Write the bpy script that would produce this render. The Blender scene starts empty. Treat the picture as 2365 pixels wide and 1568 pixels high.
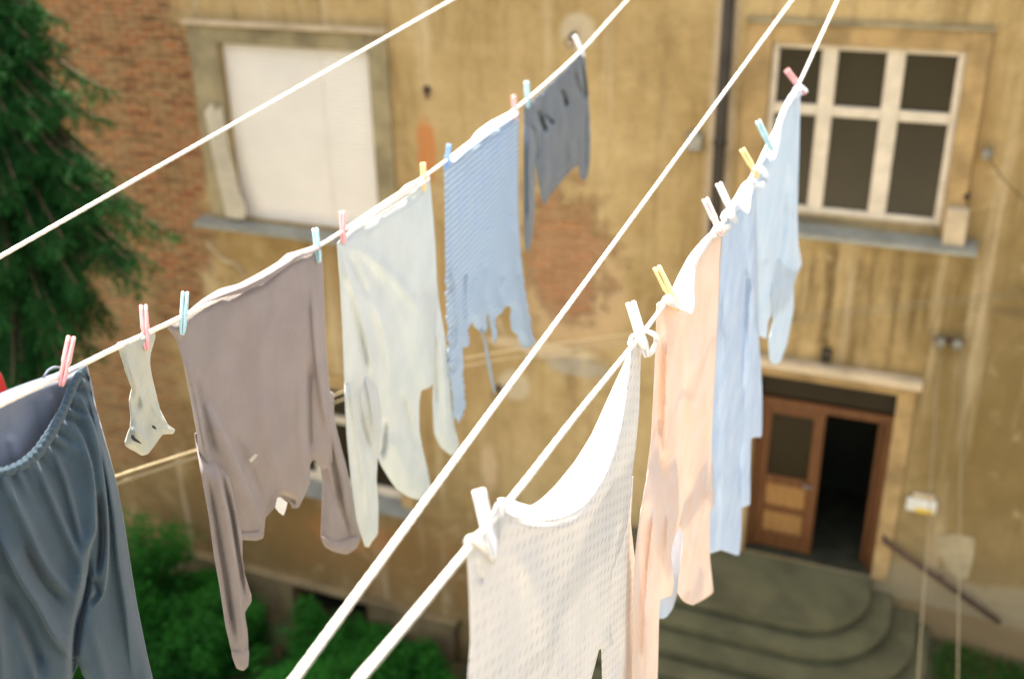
import bpy, bmesh, math, random
import numpy as np
from mathutils import Vector, Matrix, noise
from mathutils.geometry import delaunay_2d_cdt
random.seed(7)
scene = bpy.context.scene
COL = scene.collection
# ------------------------------------------------------------------ frame of reference
CAMH = 11.5                                  # camera height above the lowest ground
FPX, CX, CY = 2500.0, 1182.5, 784.0          # measured from the photograph's vanishing points
PITCH, YAW, ROLL = math.radians(24.778), math.radians(-22.757), math.radians(-1.033)
Fv = Vector((0, math.cos(PITCH), -math.sin(PITCH)))
_R = Vector((1, 0, 0)); _U = _R.cross(Fv)
Xv = math.cos(ROLL) * _R + math.sin(ROLL) * _U
Uv = -math.sin(ROLL) * _R + math.cos(ROLL) * _U
CAM = Vector((0, 0, CAMH))
DH = Vector((math.cos(YAW), math.sin(YAW), 0)); NW = Vector((-math.sin(YAW), math.cos(YAW), 0))
WD = 11.533                                  # distance from the camera to the facade
def ray(px, py): return Fv + Xv * ((px - CX) / FPX) - Uv * ((py - CY) / FPX)
def wall_uz(px, py, out=0):
    r = ray(px, py); P = r * ((WD - out) / r.dot(NW)); return P.dot(DH), P.z
def W(u, z, out=0): return CAM + DH * u + NW * (WD - out) + Vector((0, 0, z))
def at_depth(px, py, d): return CAM + ray(px, py) * d
def on_plane(px, py, P, n):
    r = ray(px, py); return CAM + r * ((P - CAM).dot(n) / r.dot(n))

def catmull(pts, step):
    pts = [Vector(p) for p in pts]; out = []
    e = [pts[0] * 2 - pts[1]] + pts + [pts[-1] * 2 - pts[-2]]
    for i in range(1, len(e) - 2):
        a, b, c, d = e[i - 1:i + 3]; k = max(1, int((c - b).length / step))
        for j in range(k):
            t = j / k; out.append(.5 * ((2 * b) + (c - a) * t + (2 * a - 5 * b + 4 * c - d) * t * t + (3 * b - a - 3 * c + d) * t ** 3))
    out.append(pts[-1]); return out
# ------------------------------------------------------------------ object helpers
def tag(o, label=None, cat=None, group=None, kind=None):
    if label: o['label'] = label
    if cat: o['category'] = cat
    if group: o['group'] = group
    if kind: o['kind'] = kind
    return o
def empty(name, loc, rz=0):
    o = bpy.data.objects.new(name, None); COL.objects.link(o)
    o.location = loc; o.rotation_euler = (0, 0, rz); o.empty_display_size = .1
    return o
def link(name, me, mat, parent=None, smooth=True):
    """mesh whose coordinates are world space, or local to the parent's frame when the parent is the building"""
    o = bpy.data.objects.new(name, me); COL.objects.link(o)
    if mat is not None: me.materials.append(mat)
    if smooth: me.polygons.foreach_set('use_smooth', [True] * len(me.polygons))
    if parent is not None:
        o.parent = parent
        if not parent.get('local'):
            root = parent
            off = Vector((0, 0, 0))
            while root is not None: off += root.location; root = root.parent
            o.location = -off if False else (0, 0, 0)
            me.transform(Matrix.Translation(-off))
    return o
def from_py(name, vs, fs, mat, parent=None, smooth=True):
    me = bpy.data.meshes.new(name); me.from_pydata([tuple(v) for v in vs], [], fs); me.update()
    return link(name, me, mat, parent, smooth)
class MB:
    def __init__(s): s.bm = bmesh.new()
    def box(s, a, b, bev=0.0):
        x0, y0, z0 = a; x1, y1, z1 = b
        vs = [s.bm.verts.new(p) for p in ((x0,y0,z0),(x1,y0,z0),(x1,y1,z0),(x0,y1,z0),(x0,y0,z1),(x1,y0,z1),(x1,y1,z1),(x0,y1,z1))]
        fs = [s.bm.faces.new([vs[i] for i in q]) for q in ((0,3,2,1),(4,5,6,7),(0,1,5,4),(1,2,6,5),(2,3,7,6),(3,0,4,7))]
        if bev:
            es = list({e for f in fs for e in f.edges})
            bmesh.ops.bevel(s.bm, geom=es, offset=bev, segments=2, affect='EDGES', profile=.5)
        return s
    def tube(s, pts, rad, seg=10, cap=True):
        pts = [Vector(p) for p in pts]; n = len(pts)
        rad = rad if hasattr(rad, '__len__') else [rad] * n
        rings = []; up = Vector((0, 0, 1))
        t0 = (pts[1] - pts[0]).normalized()
        a = up.cross(t0) if abs(t0.z) < .95 else Vector((1, 0, 0)).cross(t0)
        a.normalize()
        for i, p in enumerate(pts):
            t = (pts[min(i + 1, n - 1)] - pts[max(i - 1, 0)]).normalized()
            a = (a - t * a.dot(t)).normalized(); b = t.cross(a)
            rings.append([s.bm.verts.new(p + (a * math.cos(q) + b * math.sin(q)) * rad[i]) for q in [2 * math.pi * k / seg for k in range(seg)]])
        for r0, r1 in zip(rings, rings[1:]):
            for k in range(seg): s.bm.faces.new((r0[k], r0[(k + 1) % seg], r1[(k + 1) % seg], r1[k]))
        if cap: s.bm.faces.new(rings[0][::-1]); s.bm.faces.new(rings[-1])
        return s
    def lathe(s, c, axis, prof, seg=20):
        axis = Vector(axis).normalized(); a = axis.orthogonal().normalized(); b = axis.cross(a); c = Vector(c)
        rings = [[s.bm.verts.new(c + axis * h + (a * math.cos(q) + b * math.sin(q)) * max(r, 1e-4)) for q in [2 * math.pi * k / seg for k in range(seg)]] for r, h in prof]
        for r0, r1 in zip(rings, rings[1:]):
            for k in range(seg): s.bm.faces.new((r0[k], r0[(k + 1) % seg], r1[(k + 1) % seg], r1[k]))
        return s
    def prism(s, pts, z0, z1):
        a = [s.bm.verts.new((p[0], p[1], z0)) for p in pts]; b = [s.bm.verts.new((p[0], p[1], z1)) for p in pts]
        s.bm.faces.new(a[::-1]); s.bm.faces.new(b)
        for i in range(len(a)):
            j = (i + 1) % len(a); s.bm.faces.new((a[i], a[j], b[j], b[i]))
        return s
    def build(s, name, mat, parent=None, smooth=False):
        bmesh.ops.recalc_face_normals(s.bm, faces=s.bm.faces[:])
        me = bpy.data.meshes.new(name); s.bm.to_mesh(me); s.bm.free()
        return link(name, me, mat, parent, smooth)

# ------------------------------------------------------------------ materials
class NT:
    def __init__(s, name):
        s.m = bpy.data.materials.new(name); s.m.use_nodes = True; s.t = s.m.node_tree; s.t.nodes.clear()
        s.out = s.n('ShaderNodeOutputMaterial')
    def n(s, ty, **kw):
        nd = s.t.nodes.new(ty)
        for k, v in kw.items():
            if k.startswith('i_'): nd.inputs[k[2:].replace('_', ' ')].default_value = v
            else: setattr(nd, k, v)
        return nd
    def l(s, a, b): s.t.links.new(a, b)
    def val(s, x, sock):
        if hasattr(x, 'links') or hasattr(x, 'is_linked'): s.l(x, sock)
        else:
            if hasattr(sock.default_value, '__len__') and not hasattr(x, '__len__'): x = (x, x, x)
            if hasattr(x, '__len__') and len(sock.default_value) == 4 and len(x) == 3: x = (*x, 1)
            sock.default_value = x
    def math(s, op, a, b=0.0, clamp=False):
        nd = s.n('ShaderNodeMath', operation=op, use_clamp=clamp); s.val(a, nd.inputs[0]); s.val(b, nd.inputs[1]); return nd.outputs[0]
    def mix(s, f, a, b, bt='MIX'):
        nd = s.n('ShaderNodeMix', data_type='RGBA', blend_type=bt); s.val(f, nd.inputs[0]); s.val(a, nd.inputs[6]); s.val(b, nd.inputs[7]); return nd.outputs[2]
    def obj(s): return s.n('ShaderNodeTexCoord').outputs['Object']
    def uv(s): return s.n('ShaderNodeTexCoord').outputs['UV']
    def mapv(s, v, sc=(1, 1, 1), loc=(0, 0, 0), rot=(0, 0, 0)):
        nd = s.n('ShaderNodeMapping'); nd.inputs['Scale'].default_value = sc; nd.inputs['Location'].default_value = loc; nd.inputs['Rotation'].default_value = rot
        s.l(v, nd.inputs[0]); return nd.outputs[0]
    def noise(s, v, sc, det=4, rough=.6, dist=0):
        nd = s.n('ShaderNodeTexNoise'); nd.inputs['Scale'].default_value = sc; nd.inputs['Detail'].default_value = det
        nd.inputs['Roughness'].default_value = rough; nd.inputs['Distortion'].default_value = dist
        s.l(v, nd.inputs['Vector']); return nd.outputs['Fac']
    def ramp(s, f, lo, hi):
        nd = s.n('ShaderNodeMapRange', interpolation_type='SMOOTHSTEP'); s.val(f, nd.inputs[0]); nd.inputs[1].default_value = lo; nd.inputs[2].default_value = hi; return nd.outputs[0]
    def bump(s, h, st=.3, dist=.01, prev=None):
        nd = s.n('ShaderNodeBump'); nd.inputs['Strength'].default_value = st; nd.inputs['Distance'].default_value = dist; s.l(h, nd.inputs['Height'])
        if prev is not None: s.l(prev, nd.inputs['Normal'])
        return nd.outputs[0]
    def pbr(s, col, rough=.8, nrm=None, spec=.3, metal=0, sheen=0):
        b = s.n('ShaderNodeBsdfPrincipled'); s.val(col, b.inputs['Base Color']); s.val(rough, b.inputs['Roughness'])
        b.inputs['Specular IOR Level'].default_value = spec; b.inputs['Metallic'].default_value = metal; b.inputs['Sheen Weight'].default_value = sheen
        if nrm is not None: s.l(nrm, b.inputs['Normal'])
        return b
    def fin(s, sh): s.l(sh.outputs[0], s.out.inputs[0]); return s.m
def lin(r, g, b):
    f = lambda c: ((c / 255 + .055) / 1.055) ** 2.4 if c > 10 else c / 255 / 12.92
    return (f(r), f(g), f(b))
def plain(name, col, rough=.7, var=.15, sc=6, metal=0, spec=.3, bump=.2):
    t = NT(name); v = t.obj(); n = t.noise(v, sc, 5)
    c = t.mix(t.ramp(n, .3, .7), tuple(x * (1 - var) for x in col), tuple(min(1, x * (1 + var)) for x in col))
    return t.fin(t.pbr(c, rough, t.bump(t.noise(v, sc * 8, 3), bump, .004), spec, metal))

def sep(t, v):
    nd = t.n('ShaderNodeSeparateXYZ'); t.l(v, nd.inputs[0]); return nd.outputs
def wall_material():
    t = NT('ochre_plaster'); v = t.obj(); x, y, z = sep(t, v)
    big = t.noise(v, .45, 5, .65); mid = t.noise(v, 2.2, 6, .7); fine = t.noise(v, 14, 4, .7)
    streak = t.noise(t.mapv(v, (3.2, 3.2, .28)), 1.6, 5, .65)
    blot = t.noise(v, 1.1, 5, .7, .6)
    c = t.mix(t.ramp(big, .32, .68), (.30, .20, .075), (.475, .34, .155))
    c = t.mix(t.math('MULTIPLY', t.ramp(mid, .42, .72), .6), c, (.50, .35, .165))
    c = t.mix(t.math('MULTIPLY', t.ramp(streak, .48, .74), .62), c, (.19, .115, .042))
    c = t.mix(t.math('MULTIPLY', t.ramp(blot, .54, .72), .45), c, (.25, .165, .075))
    def mask(u, zz, ru, rz, soft=.5, amp=.9, nsc=1.6):
        n = t.math('MULTIPLY', t.math('SUBTRACT', t.noise(v, nsc, 5, .65), .5), amp * 2)
        a = t.math('POWER', t.math('ABSOLUTE', t.math('DIVIDE', t.math('SUBTRACT', x, u), ru)), 2.0)
        b = t.math('POWER', t.math('ABSOLUTE', t.math('DIVIDE', t.math('SUBTRACT', z, zz), rz)), 2.0)
        d = t.math('ADD', t.math('SQRT', t.math('ADD', a, b)), n)
        return t.math('SUBTRACT', 1.0, t.ramp(d, 1.0 - soft, 1.0 + soft * .3))
    def stain_or_shade(c, m, col, k): return t.mix(t.math('MULTIPLY', m, k), c, col)
    # plaster weathering and painted shade: damp under the sills, shade on the sides and low down, repaired strips
    c = stain_or_shade(c, t.math('MULTIPLY', mask(-.55, -4.75, 1.3, .8, .6, .9, 2.2), t.ramp(streak, .38, .62)), (.11, .065, .022), .85)
    c = stain_or_shade(c, mask(1.0, -5.8, 1.7, 3.8, .9, .6), (.15, .10, .034), .85)  # painted shade darkening the right end of the wall
    c = stain_or_shade(c, mask(.15, -2.9, .3, 1.2, .6, .5), (.25, .15, .055), .6)
    c = stain_or_shade(c, mask(-7.6, -5.3, 1.6, .7, .6), (.26, .155, .05), .6)
    c = stain_or_shade(c, mask(-9.0, -9.6, 4.4, 2.2, .8, .7), (.15, .088, .028), .9)  # shade painted into the low left wall
    c = stain_or_shade(c, mask(.7, -8.6, 2.6, 1.6, .8, .6), (.17, .125, .058), .6)
    c = stain_or_shade(c, mask(-12.4, -4.2, 2.6, 5.5, .9, .5), (.13, .08, .03), .85)  # shade painted on the left end, behind the spruce
    c = stain_or_shade(c, mask(-6.8, -9.6, 2.4, .9, .6, .7), (.25, .135, .045), .7)
    c = stain_or_shade(c, mask(-2.35, -3.0, .16, 2.9, .4, .35, 2.5), (.50, .39, .27), .75)
    c = stain_or_shade(c, mask(-6.35, -5.6, 1.2, 2.2, .8, .4), (.40, .235, .09), .4)
    c = stain_or_shade(c, mask(-3.95, -6.0, .5, .16, .3, .6, 3), (.36, .32, .24), .8)
    c = stain_or_shade(c, mask(1.3, -4.55, .9, .09, .5, .5, 4), (.12, .085, .04), .6)  # thin dark level band at the right
    c = stain_or_shade(c, mask(-5.2, -7.75, .13, .45, .4, .4, 3), (.52, .36, .2), .8)
    grime = t.noise(t.mapv(v, (1, 1, .7)), .9, 7, .75, .8); c = t.mix(t.math('MULTIPLY', t.ramp(grime, .50, .66), .55), c, (.20, .135, .055))
    lit = t.noise(v, 1.5, 7, .75, .5); c = t.mix(t.math('MULTIPLY', t.ramp(lit, .56, .70), .5), c, (.52, .40, .22))
    ls = t.noise(t.mapv(v, (2.4, 2.4, .16), (3, 0, 5)), 1.3, 5, .6); c = t.mix(t.math('MULTIPLY', t.ramp(ls, .54, .70), .55), c, (.55, .43, .26))
    # round plaster repairs
    for (u, zz, r) in ((-3.99, -1.93, .23), (-4.82, -6.42, .24)):
        c = stain_or_shade(c, mask(u, zz, r, r, .3, .12, 5), (.50, .41, .27), .75)
    # grey render of the plinth
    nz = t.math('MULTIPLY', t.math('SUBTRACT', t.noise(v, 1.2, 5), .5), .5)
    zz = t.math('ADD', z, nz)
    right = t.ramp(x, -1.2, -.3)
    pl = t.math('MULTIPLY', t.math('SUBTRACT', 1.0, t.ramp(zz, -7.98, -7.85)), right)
    c = stain_or_shade(c, pl, (.27, .215, .125), .8)
    c = stain_or_shade(c, t.math('MULTIPLY', t.math('SUBTRACT', 1.0, t.ramp(zz, -8.5, -8.4)), right), (.20, .125, .05), .7)
    # bare brick where the plaster has come away
    bt = t.n('ShaderNodeTexBrick'); t.l(t.mapv(v, (1, 1, 1), rot=(math.radians(90), 0, 0)), bt.inputs['Vector'])
    bt.inputs['Scale'].default_value = 1; bt.inputs['Brick Width'].default_value = .29; bt.inputs['Row Height'].default_value = .082
    bt.inputs['Mortar Size'].default_value = .019; bt.inputs['Mortar Smooth'].default_value = .3; bt.inputs['Bias'].default_value = -.1
    bt.inputs['Color1'].default_value = (.33, .098, .036, 1); bt.inputs['Color2'].default_value = (.13, .050, .021, 1); bt.inputs['Mortar'].default_value = (.33, .225, .105, 1)
    bc = t.mix(t.math('MULTIPLY', t.ramp(t.noise(t.mapv(v, (1, 1, 1.8)), 2.6, 5, .7), .46, .60), .75), bt.outputs['Color'], (.28, .185, .085))
    bc = t.mix(t.math('MULTIPLY', t.ramp(t.noise(v, 9, 4, .7), .5, .68), .7), bc, (.13, .065, .03))
    bc = t.mix(t.math('MULTIPLY', t.ramp(t.noise(t.mapv(v, (1.3, 1, 11)), 1.6, 4, .6), .50, .64), .75), bc, (.07, .030, .013))
    m1 = mask(-10.45, -2.9, 1.45, 3.1, .25, .5, 1.3); m2 = t.math('MULTIPLY', mask(-4.1, -4.55, .62, .95, .5, 1.2, 2.6), .85)
    m3 = mask(-11.6, -7, 1.6, 2.6, .4, .7, 1.2); m4 = mask(-5.92, -3.4, .15, .42, .4, .6, 4); m5 = mask(-10.1, -4.3, .8, 2.2, .3, .8, 1.6)
    m6 = mask(-7.5, -9.4, .8, .35, .5, .8, 2)
    c = stain_or_shade(c, mask(-4.0, -5.05, .75, .85, .3, .35, 2), (.49, .33, .17), .8)
    mb = t.math('MAXIMUM', t.math('MAXIMUM', m1, m2), t.math('MAXIMUM', t.math('MULTIPLY', m3, .7), m5))
    c = t.mix(mb, c, bc)
    c = stain_or_shade(c, t.math('MAXIMUM', m4, t.math('MULTIPLY', m6, .5)), (.48, .17, .05), .8)
    c = stain_or_shade(c, m2, (.56, .28, .14), .35)
    rim = mask(-4.45, -5.83, .8, .10, .3, .3, 3); c = stain_or_shade(c, rim, (.56, .43, .26), .8)
    c = t.mix(t.math('MULTIPLY', t.ramp(fine, .45, .75), .2), c, (.17, .11, .05))
    nb = t.bump(fine, .35, .02, t.bump(mid, .5, .05, t.bump(t.math('MULTIPLY', mb, t.math('SUBTRACT', 0.0, t.math('ADD', bt.outputs['Fac'], 1.0))), .9, .05)))
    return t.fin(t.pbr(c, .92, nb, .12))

def cloth(name, col, trans=.35, weave=900, wb=.25, col2=None, tsat=1.0, kind=None, tl=None):
    t = NT(name); v = t.uv()
    n = t.noise(v, 9, 4, .6)
    c2 = col2 or tuple(x * .86 for x in col)
    c = t.mix(t.ramp(n, .35, .68), col, c2)
    fuzz = t.noise(v, 260, 3, .7)
    c = t.mix(t.math('MULTIPLY', t.ramp(fuzz, .35, .7), .22), c, tuple(x * .62 for x in col))
    h = t.bump(fuzz, wb, .0012)
    wr = t.noise(t.mapv(v, (1, .35, 1)), 38, 3, .55, .4); h = t.bump(wr, .28, .004, h)
    if kind == 'rib':
        w = t.n('ShaderNodeTexWave', wave_type='BANDS', bands_direction='Y'); w.inputs['Scale'].default_value = 16
        w.inputs['Distortion'].default_value = 1.6; w.inputs['Detail'].default_value = 2; w.inputs['Detail Scale'].default_value = .8
        t.l(v, w.inputs['Vector']); c = t.mix(t.math('MULTIPLY', t.ramp(w.outputs['Fac'], .65, .1), .6), c, tuple(x * .48 for x in col)); h = t.bump(w.outputs['Fac'], .6, .005, h)
    if kind == 'eyelet':
        x, y, z = sep(t, t.mapv(v, (1 / .046, 1 / .0110, 1)))
        row = t.math('MODULO', t.math('FLOOR', y), 2.0)
        fx = t.math('SUBTRACT', t.math('FRACT', t.math('ADD', x, t.math('ADD', t.math('MULTIPLY', row, .5), 100.0))), .5)
        fy = t.math('SUBTRACT', t.math('FRACT', t.math('ADD', y, 100.0)), .5)
        fy2 = t.math('SUBTRACT', t.math('MULTIPLY', fy, .55), t.math('MULTIPLY', fx, .8))
        d = t.math('SQRT', t.math('ADD', t.math('POWER', fx, 2.0), t.math('POWER', fy2, 2.0)))
        hole = t.math('SUBTRACT', 1.0, t.ramp(d, .06, .20))
        c = t.mix(t.math('MULTIPLY', t.math('MULTIPLY', hole, t.ramp(t.noise(v, 5, 3), .35, .6)), .42), c, tuple(q * .3 for q in col)); h = t.bump(t.math('SUBTRACT', 1.0, hole), .7, .002, h)
    p = t.pbr(c, .9, h, .1, sheen=.15)
    tr = t.n('ShaderNodeBsdfTranslucent'); t.l(t.mix(.75, c, tl) if tl else t.mix(1.0, c, (1, 1, 1), 'MULTIPLY') if tsat == 1 else t.mix(.5, c, tuple(min(1, x * tsat) for x in col)), tr.inputs[0]); t.l(h, tr.inputs['Normal'])
    mx = t.n('ShaderNodeMixShader'); mx.inputs[0].default_value = trans; t.l(p.outputs[0], mx.inputs[1]); t.l(tr.outputs[0], mx.inputs[2])
    return t.fin(mx)
def rope_mat(name, col):
    t = NT(name); v = t.uv()
    w = t.n('ShaderNodeTexWave', wave_type='BANDS', bands_direction='DIAGONAL'); w.inputs['Scale'].default_value = 60; w.inputs['Distortion'].default_value = .5; t.l(v, w.inputs['Vector'])
    c = t.mix(t.math('MULTIPLY', w.outputs['Fac'], .2), col, tuple(x * .7 for x in col))
    return t.fin(t.pbr(c, .75, t.bump(w.outputs['Fac'], .5, .0015, t.bump(t.noise(v, 300, 2), .4, .001)), .25))
def leaf_mat(name, a, b, tr=.3, rough=.5):
    t = NT(name); info = t.n('ShaderNodeNewGeometry')
    at = t.n('ShaderNodeAttribute'); at.attribute_name = 'tone'
    c = t.mix(at.outputs['Fac'], a, b)
    p = t.pbr(c, rough, None, .15)
    q = t.n('ShaderNodeBsdfTranslucent'); t.l(t.mix(.5, c, (b[0] * 1.3, b[1] * 1.3, b[2] * .8)), q.inputs[0])
    mx = t.n('ShaderNodeMixShader'); mx.inputs[0].default_value = tr; t.l(p.outputs[0], mx.inputs[1]); t.l(q.outputs[0], mx.inputs[2])
    return t.fin(mx)
def glass_mat(sp=.32):
    t = NT('dark_window_glass'); v = t.obj()
    n = t.noise(v, .8, 3)
    p = t.pbr(t.mix(n, (.012, .009, .004), (.040, .028, .013)), .25, t.bump(t.noise(v, 1.5, 2), .05, .02), sp)
    return t.fin(p)
def wood_mat(name, a, b):
    t = NT(name); v = t.mapv(t.obj(), (14, 14, 1.2)); n = t.noise(v, 2.5, 5, .6, .4)
    return t.fin(t.pbr(t.mix(t.ramp(n, .3, .7), a, b), .55, t.bump(n, .3, .006), .3))
def ground_mat():
    t = NT('garden_soil'); v = t.obj(); n = t.noise(v, 1.3, 6, .7)
    c = t.mix(t.ramp(n, .4, .6), (.10, .07, .035), (.05, .085, .03))
    c = t.mix(t.math('MULTIPLY', t.ramp(t.noise(v, 9, 4), .5, .7), .5), c, (.17, .12, .065))
    return t.fin(t.pbr(c, .95, t.bump(t.noise(v, 22, 4), .8, .05), .1))

M = dict(
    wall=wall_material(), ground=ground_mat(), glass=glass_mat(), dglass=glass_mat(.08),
    surround=plain('weathered_grey_render', (.27, .215, .115), .9, .3, 2.2, bump=.5),
    surround2=plain('ochre_render_trim', (.33, .215, .088), .9, .3, 2.0, bump=.5),
    edge=plain('pale_stone_edge', (.47, .36, .22), .85, .2, 3),
    patch=plain('pale_repair_plaster', (.46, .40, .29), .9, .14, 3, bump=.4),
    blind=plain('cream_roller_shutter', (.70, .64, .55), .55, .03, 1.5),
    frame=plain('cream_window_paint', (.56, .47, .34), .5, .12, 5),
    sill=plain('zinc_sill', (.25, .245, .20), .5, .15, 4, metal=.2),
    door=wood_mat('brown_door_wood', (.092, .033, .008), (.150, .056, .014)),
    panel=wood_mat('honey_door_panel', (.24, .115, .030), (.32, .16, .046)),
    dark=plain('hallway_shade_black', (.012, .014, .008), .9, .2, 2),  # near-black paints in the shade of hallway and basement
    pipe=plain('dark_brown_pipe', (.035, .025, .014), .5, .3, 3),
    step=plain('worn_concrete_step', (.090, .082, .038), .85, .25, 2.0, bump=.5),
    iron=plain('rusty_iron', (.07, .035, .022), .7, .3, 10),
    metal=plain('dull_metal', (.25, .24, .22), .4, .2, 10, metal=.7),
    insul=plain('grey_porcelain', (.22, .19, .13), .4, .2, 8),
    white=plain('white_enamel', (.58, .55, .46), .4, .05, 8),
    yellow=plain('yellow_enamel', (.62, .42, .05), .4, .1, 8),
    rope=rope_mat('white_rope', (.76, .71, .62)), rope2=rope_mat('weathered_rope', (.27, .215, .12)),
    needle=leaf_mat('spruce_needles', (.002, .014, .002), (.013, .075, .012), .1, .85),
    leaf=leaf_mat('bush_leaves', (.002, .024, .003), (.028, .165, .014), .3, .7), bark=plain('spruce_bark', (.10, .055, .03), .9, .3, 12),
    grass=leaf_mat('lawn_blades', (.016, .06, .007), (.05, .15, .015), .3),
    red=cloth('red_cloth', (.55, .02, .015), .2),
)
def plastic(name, col):
    t = NT(name); v = t.obj(); n = t.noise(v, 60, 3)
    p = t.pbr(t.mix(n, col, tuple(x * .85 for x in col)), .38, t.bump(n, .1, .001), .45); p.inputs['Subsurface Weight'].default_value = .15; p.inputs['Subsurface Scale'].default_value = .005
    return t.fin(p)
PEG = dict(pink=plastic('pink_plastic', (.80, .36, .34)), teal=plastic('pale_teal_plastic', (.40, .60, .60)), blue=plastic('blue_plastic', (.20, .36, .64)),
           yellow=plastic('yellow_plastic', (.80, .60, .26)), white=plastic('white_plastic', (.80, .76, .72)), blush=plastic('blush_plastic', (.80, .62, .56)))

# ------------------------------------------------------------------ the building
B = empty('apartment_building', CAM + NW * WD, YAW); B['local'] = 1
tag(B, 'old ochre plastered house facade with bare brick patches, windows and an arched-step doorway', 'building')
B['label'] = 'old ochre plastered building with bare brick, shuttered window and open brown door'
X0, X1, Z0, Z1 = -24.0, 9.0, -12.6, 4.0
OPEN = dict(blind=(-8.78, -6.62, -4.58, -2.27), win=(-1.87, .0, -3.72, -1.93), low=(-8.74, -6.58, -8.68, -6.95), door=(-1.72, -.17, -8.2, -5.70), base=(-8.62, -7.28, -11.3, -10.55))
def wall_mesh():
    xs = sorted({X0, X1, *[v for o in OPEN.values() for v in o[:2]]}); zs = sorted({Z0, Z1, *[v for o in OPEN.values() for v in o[2:]]})
    vs, fs, ix = [], [], {}
    def V(x, y, z):
        k = (round(x, 4), round(y, 4), round(z, 4))
        if k not in ix: ix[k] = len(vs); vs.append(k)
        return ix[k]
    inside = lambda x, z: any(o[0] < x < o[1] and o[2] < z < o[3] for o in OPEN.values())
    for a, b in zip(xs, xs[1:]):
        for c, d in zip(zs, zs[1:]):
            if not inside((a + b) / 2, (c + d) / 2): fs.append((V(a, 0, c), V(b, 0, c), V(b, 0, d), V(a, 0, d)))
    for k, o in OPEN.items():
        D = .45
        x0, x1, z0, z1 = o
        fs += [(V(x0, 0, z0), V(x0, 0, z1), V(x0, D, z1), V(x0, D, z0)), (V(x1, 0, z1), V(x1, 0, z0), V(x1, D, z0), V(x1, D, z1)),
               (V(x0, 0, z1), V(x1, 0, z1), V(x1, D, z1), V(x0, D, z1)), (V(x1, 0, z0), V(x0, 0, z0), V(x0, D, z0), V(x1, D, z0))]
    # sides, back and top of the block
    Y = 9
    fs += [(V(X0, 0, Z0), V(X0, 0, Z1), V(X0, Y, Z1), V(X0, Y, Z0)), (V(X1, 0, Z1), V(X1, 0, Z0), V(X1, Y, Z0), V(X1, Y, Z1)),
           (V(X0, 0, Z1), V(X1, 0, Z1), V(X1, Y, Z1), V(X0, Y, Z1)), (V(X0, Y, Z0), V(X0, Y, Z1), V(X1, Y, Z1), V(X1, Y, Z0))]
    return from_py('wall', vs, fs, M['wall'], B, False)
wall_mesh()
def lbox(mb, u0, u1, out0, out1, z0, z1, bev=.008): return mb.box((u0, -out1, z0), (u1, -out0, z1), bev)
# cornice at the eaves, above the picture
lbox(MB(), X0 - .3, X1 + .3, -9.3, .45, Z1 + .01, Z1 + .3, .03).build('roof', M['surround2'], B)
# --- upper left window with its roller shutter down
x0, x1, z0, z1 = OPEN['blind']
w = MB(); lbox(w, x0 - .43, x0, .0, .07, z0 - .06, z1 + .22, .012); lbox(w, x1, x1 + .26, 0, .055, z0 - .06, z1 + .22, .012); lbox(w, x0, x1, 0, .06, z1, z1 + .22, .012)
w1 = w.build('window', M['surround'], B); w1['local'] = 1; w1['label'] = 'window closed by a cream roller shutter in a grey surround'
e = MB(); lbox(e, x0 - .46, x1 + .29, .0, .13, z1 + .22, z1 + .275, .01); e.build('drip_moulding', M['edge'], w1)
q = MB()
N = 46; hgt = (z1 - z0) / N
vs, fs = [], []
for (a, b, o) in ((x0 + .01, x0 + 1.43, .05), (x0 + 1.43, x1 - .01, .045)):
    for i in range(N):
        zb = z0 + i * hgt
        for k in range(4):
            vs += [(a, o - .006 * math.sin(math.pi * (k + .0) / 3), zb + hgt * k / 3 * .96), (b, o - .006 * math.sin(math.pi * k / 3), zb + hgt * k / 3 * .96)]
        n = len(vs) - 8
        fs += [(n + 2 * k, n + 2 * k + 1, n + 2 * k + 3, n + 2 * k + 2) for k in range(3)]
        if i: fs.append((n - 2, n - 1, n + 1, n))
from_py('shutter', vs, fs, M['blind'], w1, False)
q = MB(); lbox(q, x0 + 1.41, x0 + 1.445, -.046, -.030, z0 + .02, z1, .003); q.build('shutter_rail', M['blind'], w1)
def sill(u0, u1, z, parent, out=.26):
    m = MB(); m.prism([(u0, 0.12), (u1, 0.12), (u1, -out), (u0, -out)], z - .075, z - .02)
    for v in m.bm.verts:
        if v.co.y > 0 and v.co.z > z - .05: v.co.z += .05
    bmesh.ops.bevel(m.bm, geom=m.bm.edges[:], offset=.006, segments=2, affect='EDGES')
    return m.build('sill', M['sill'], parent)
sill(x0 - .62, x1 + .46, z0 - .05, w1)
# pale repair plaster down the left jamb, an uneven strip
pts = [(x0 - .30, -3.15), (x0 - .17, -3.02), (x0 - .12, -3.13), (x0 - .03, -3.06), (x0 + .005, -3.6), (x0 + .10, -4.25), (x0 + .17, -4.4), (x0 + .12, -4.57), (x0 - .18, -4.58), (x0 - .2, -4.3), (x0 - .27, -3.7)]
m = MB(); a = [m.bm.verts.new((p[0], -.074, p[1])) for p in pts]; b = [m.bm.verts.new((p[0], -.096, p[1])) for p in pts]
m.bm.faces.new(b)
for i in range(len(a)): j = (i + 1) % len(a); m.bm.faces.new((a[i], a[j], b[j], b[i]))
m.build('plaster_repair', M['patch'], w1)
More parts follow.
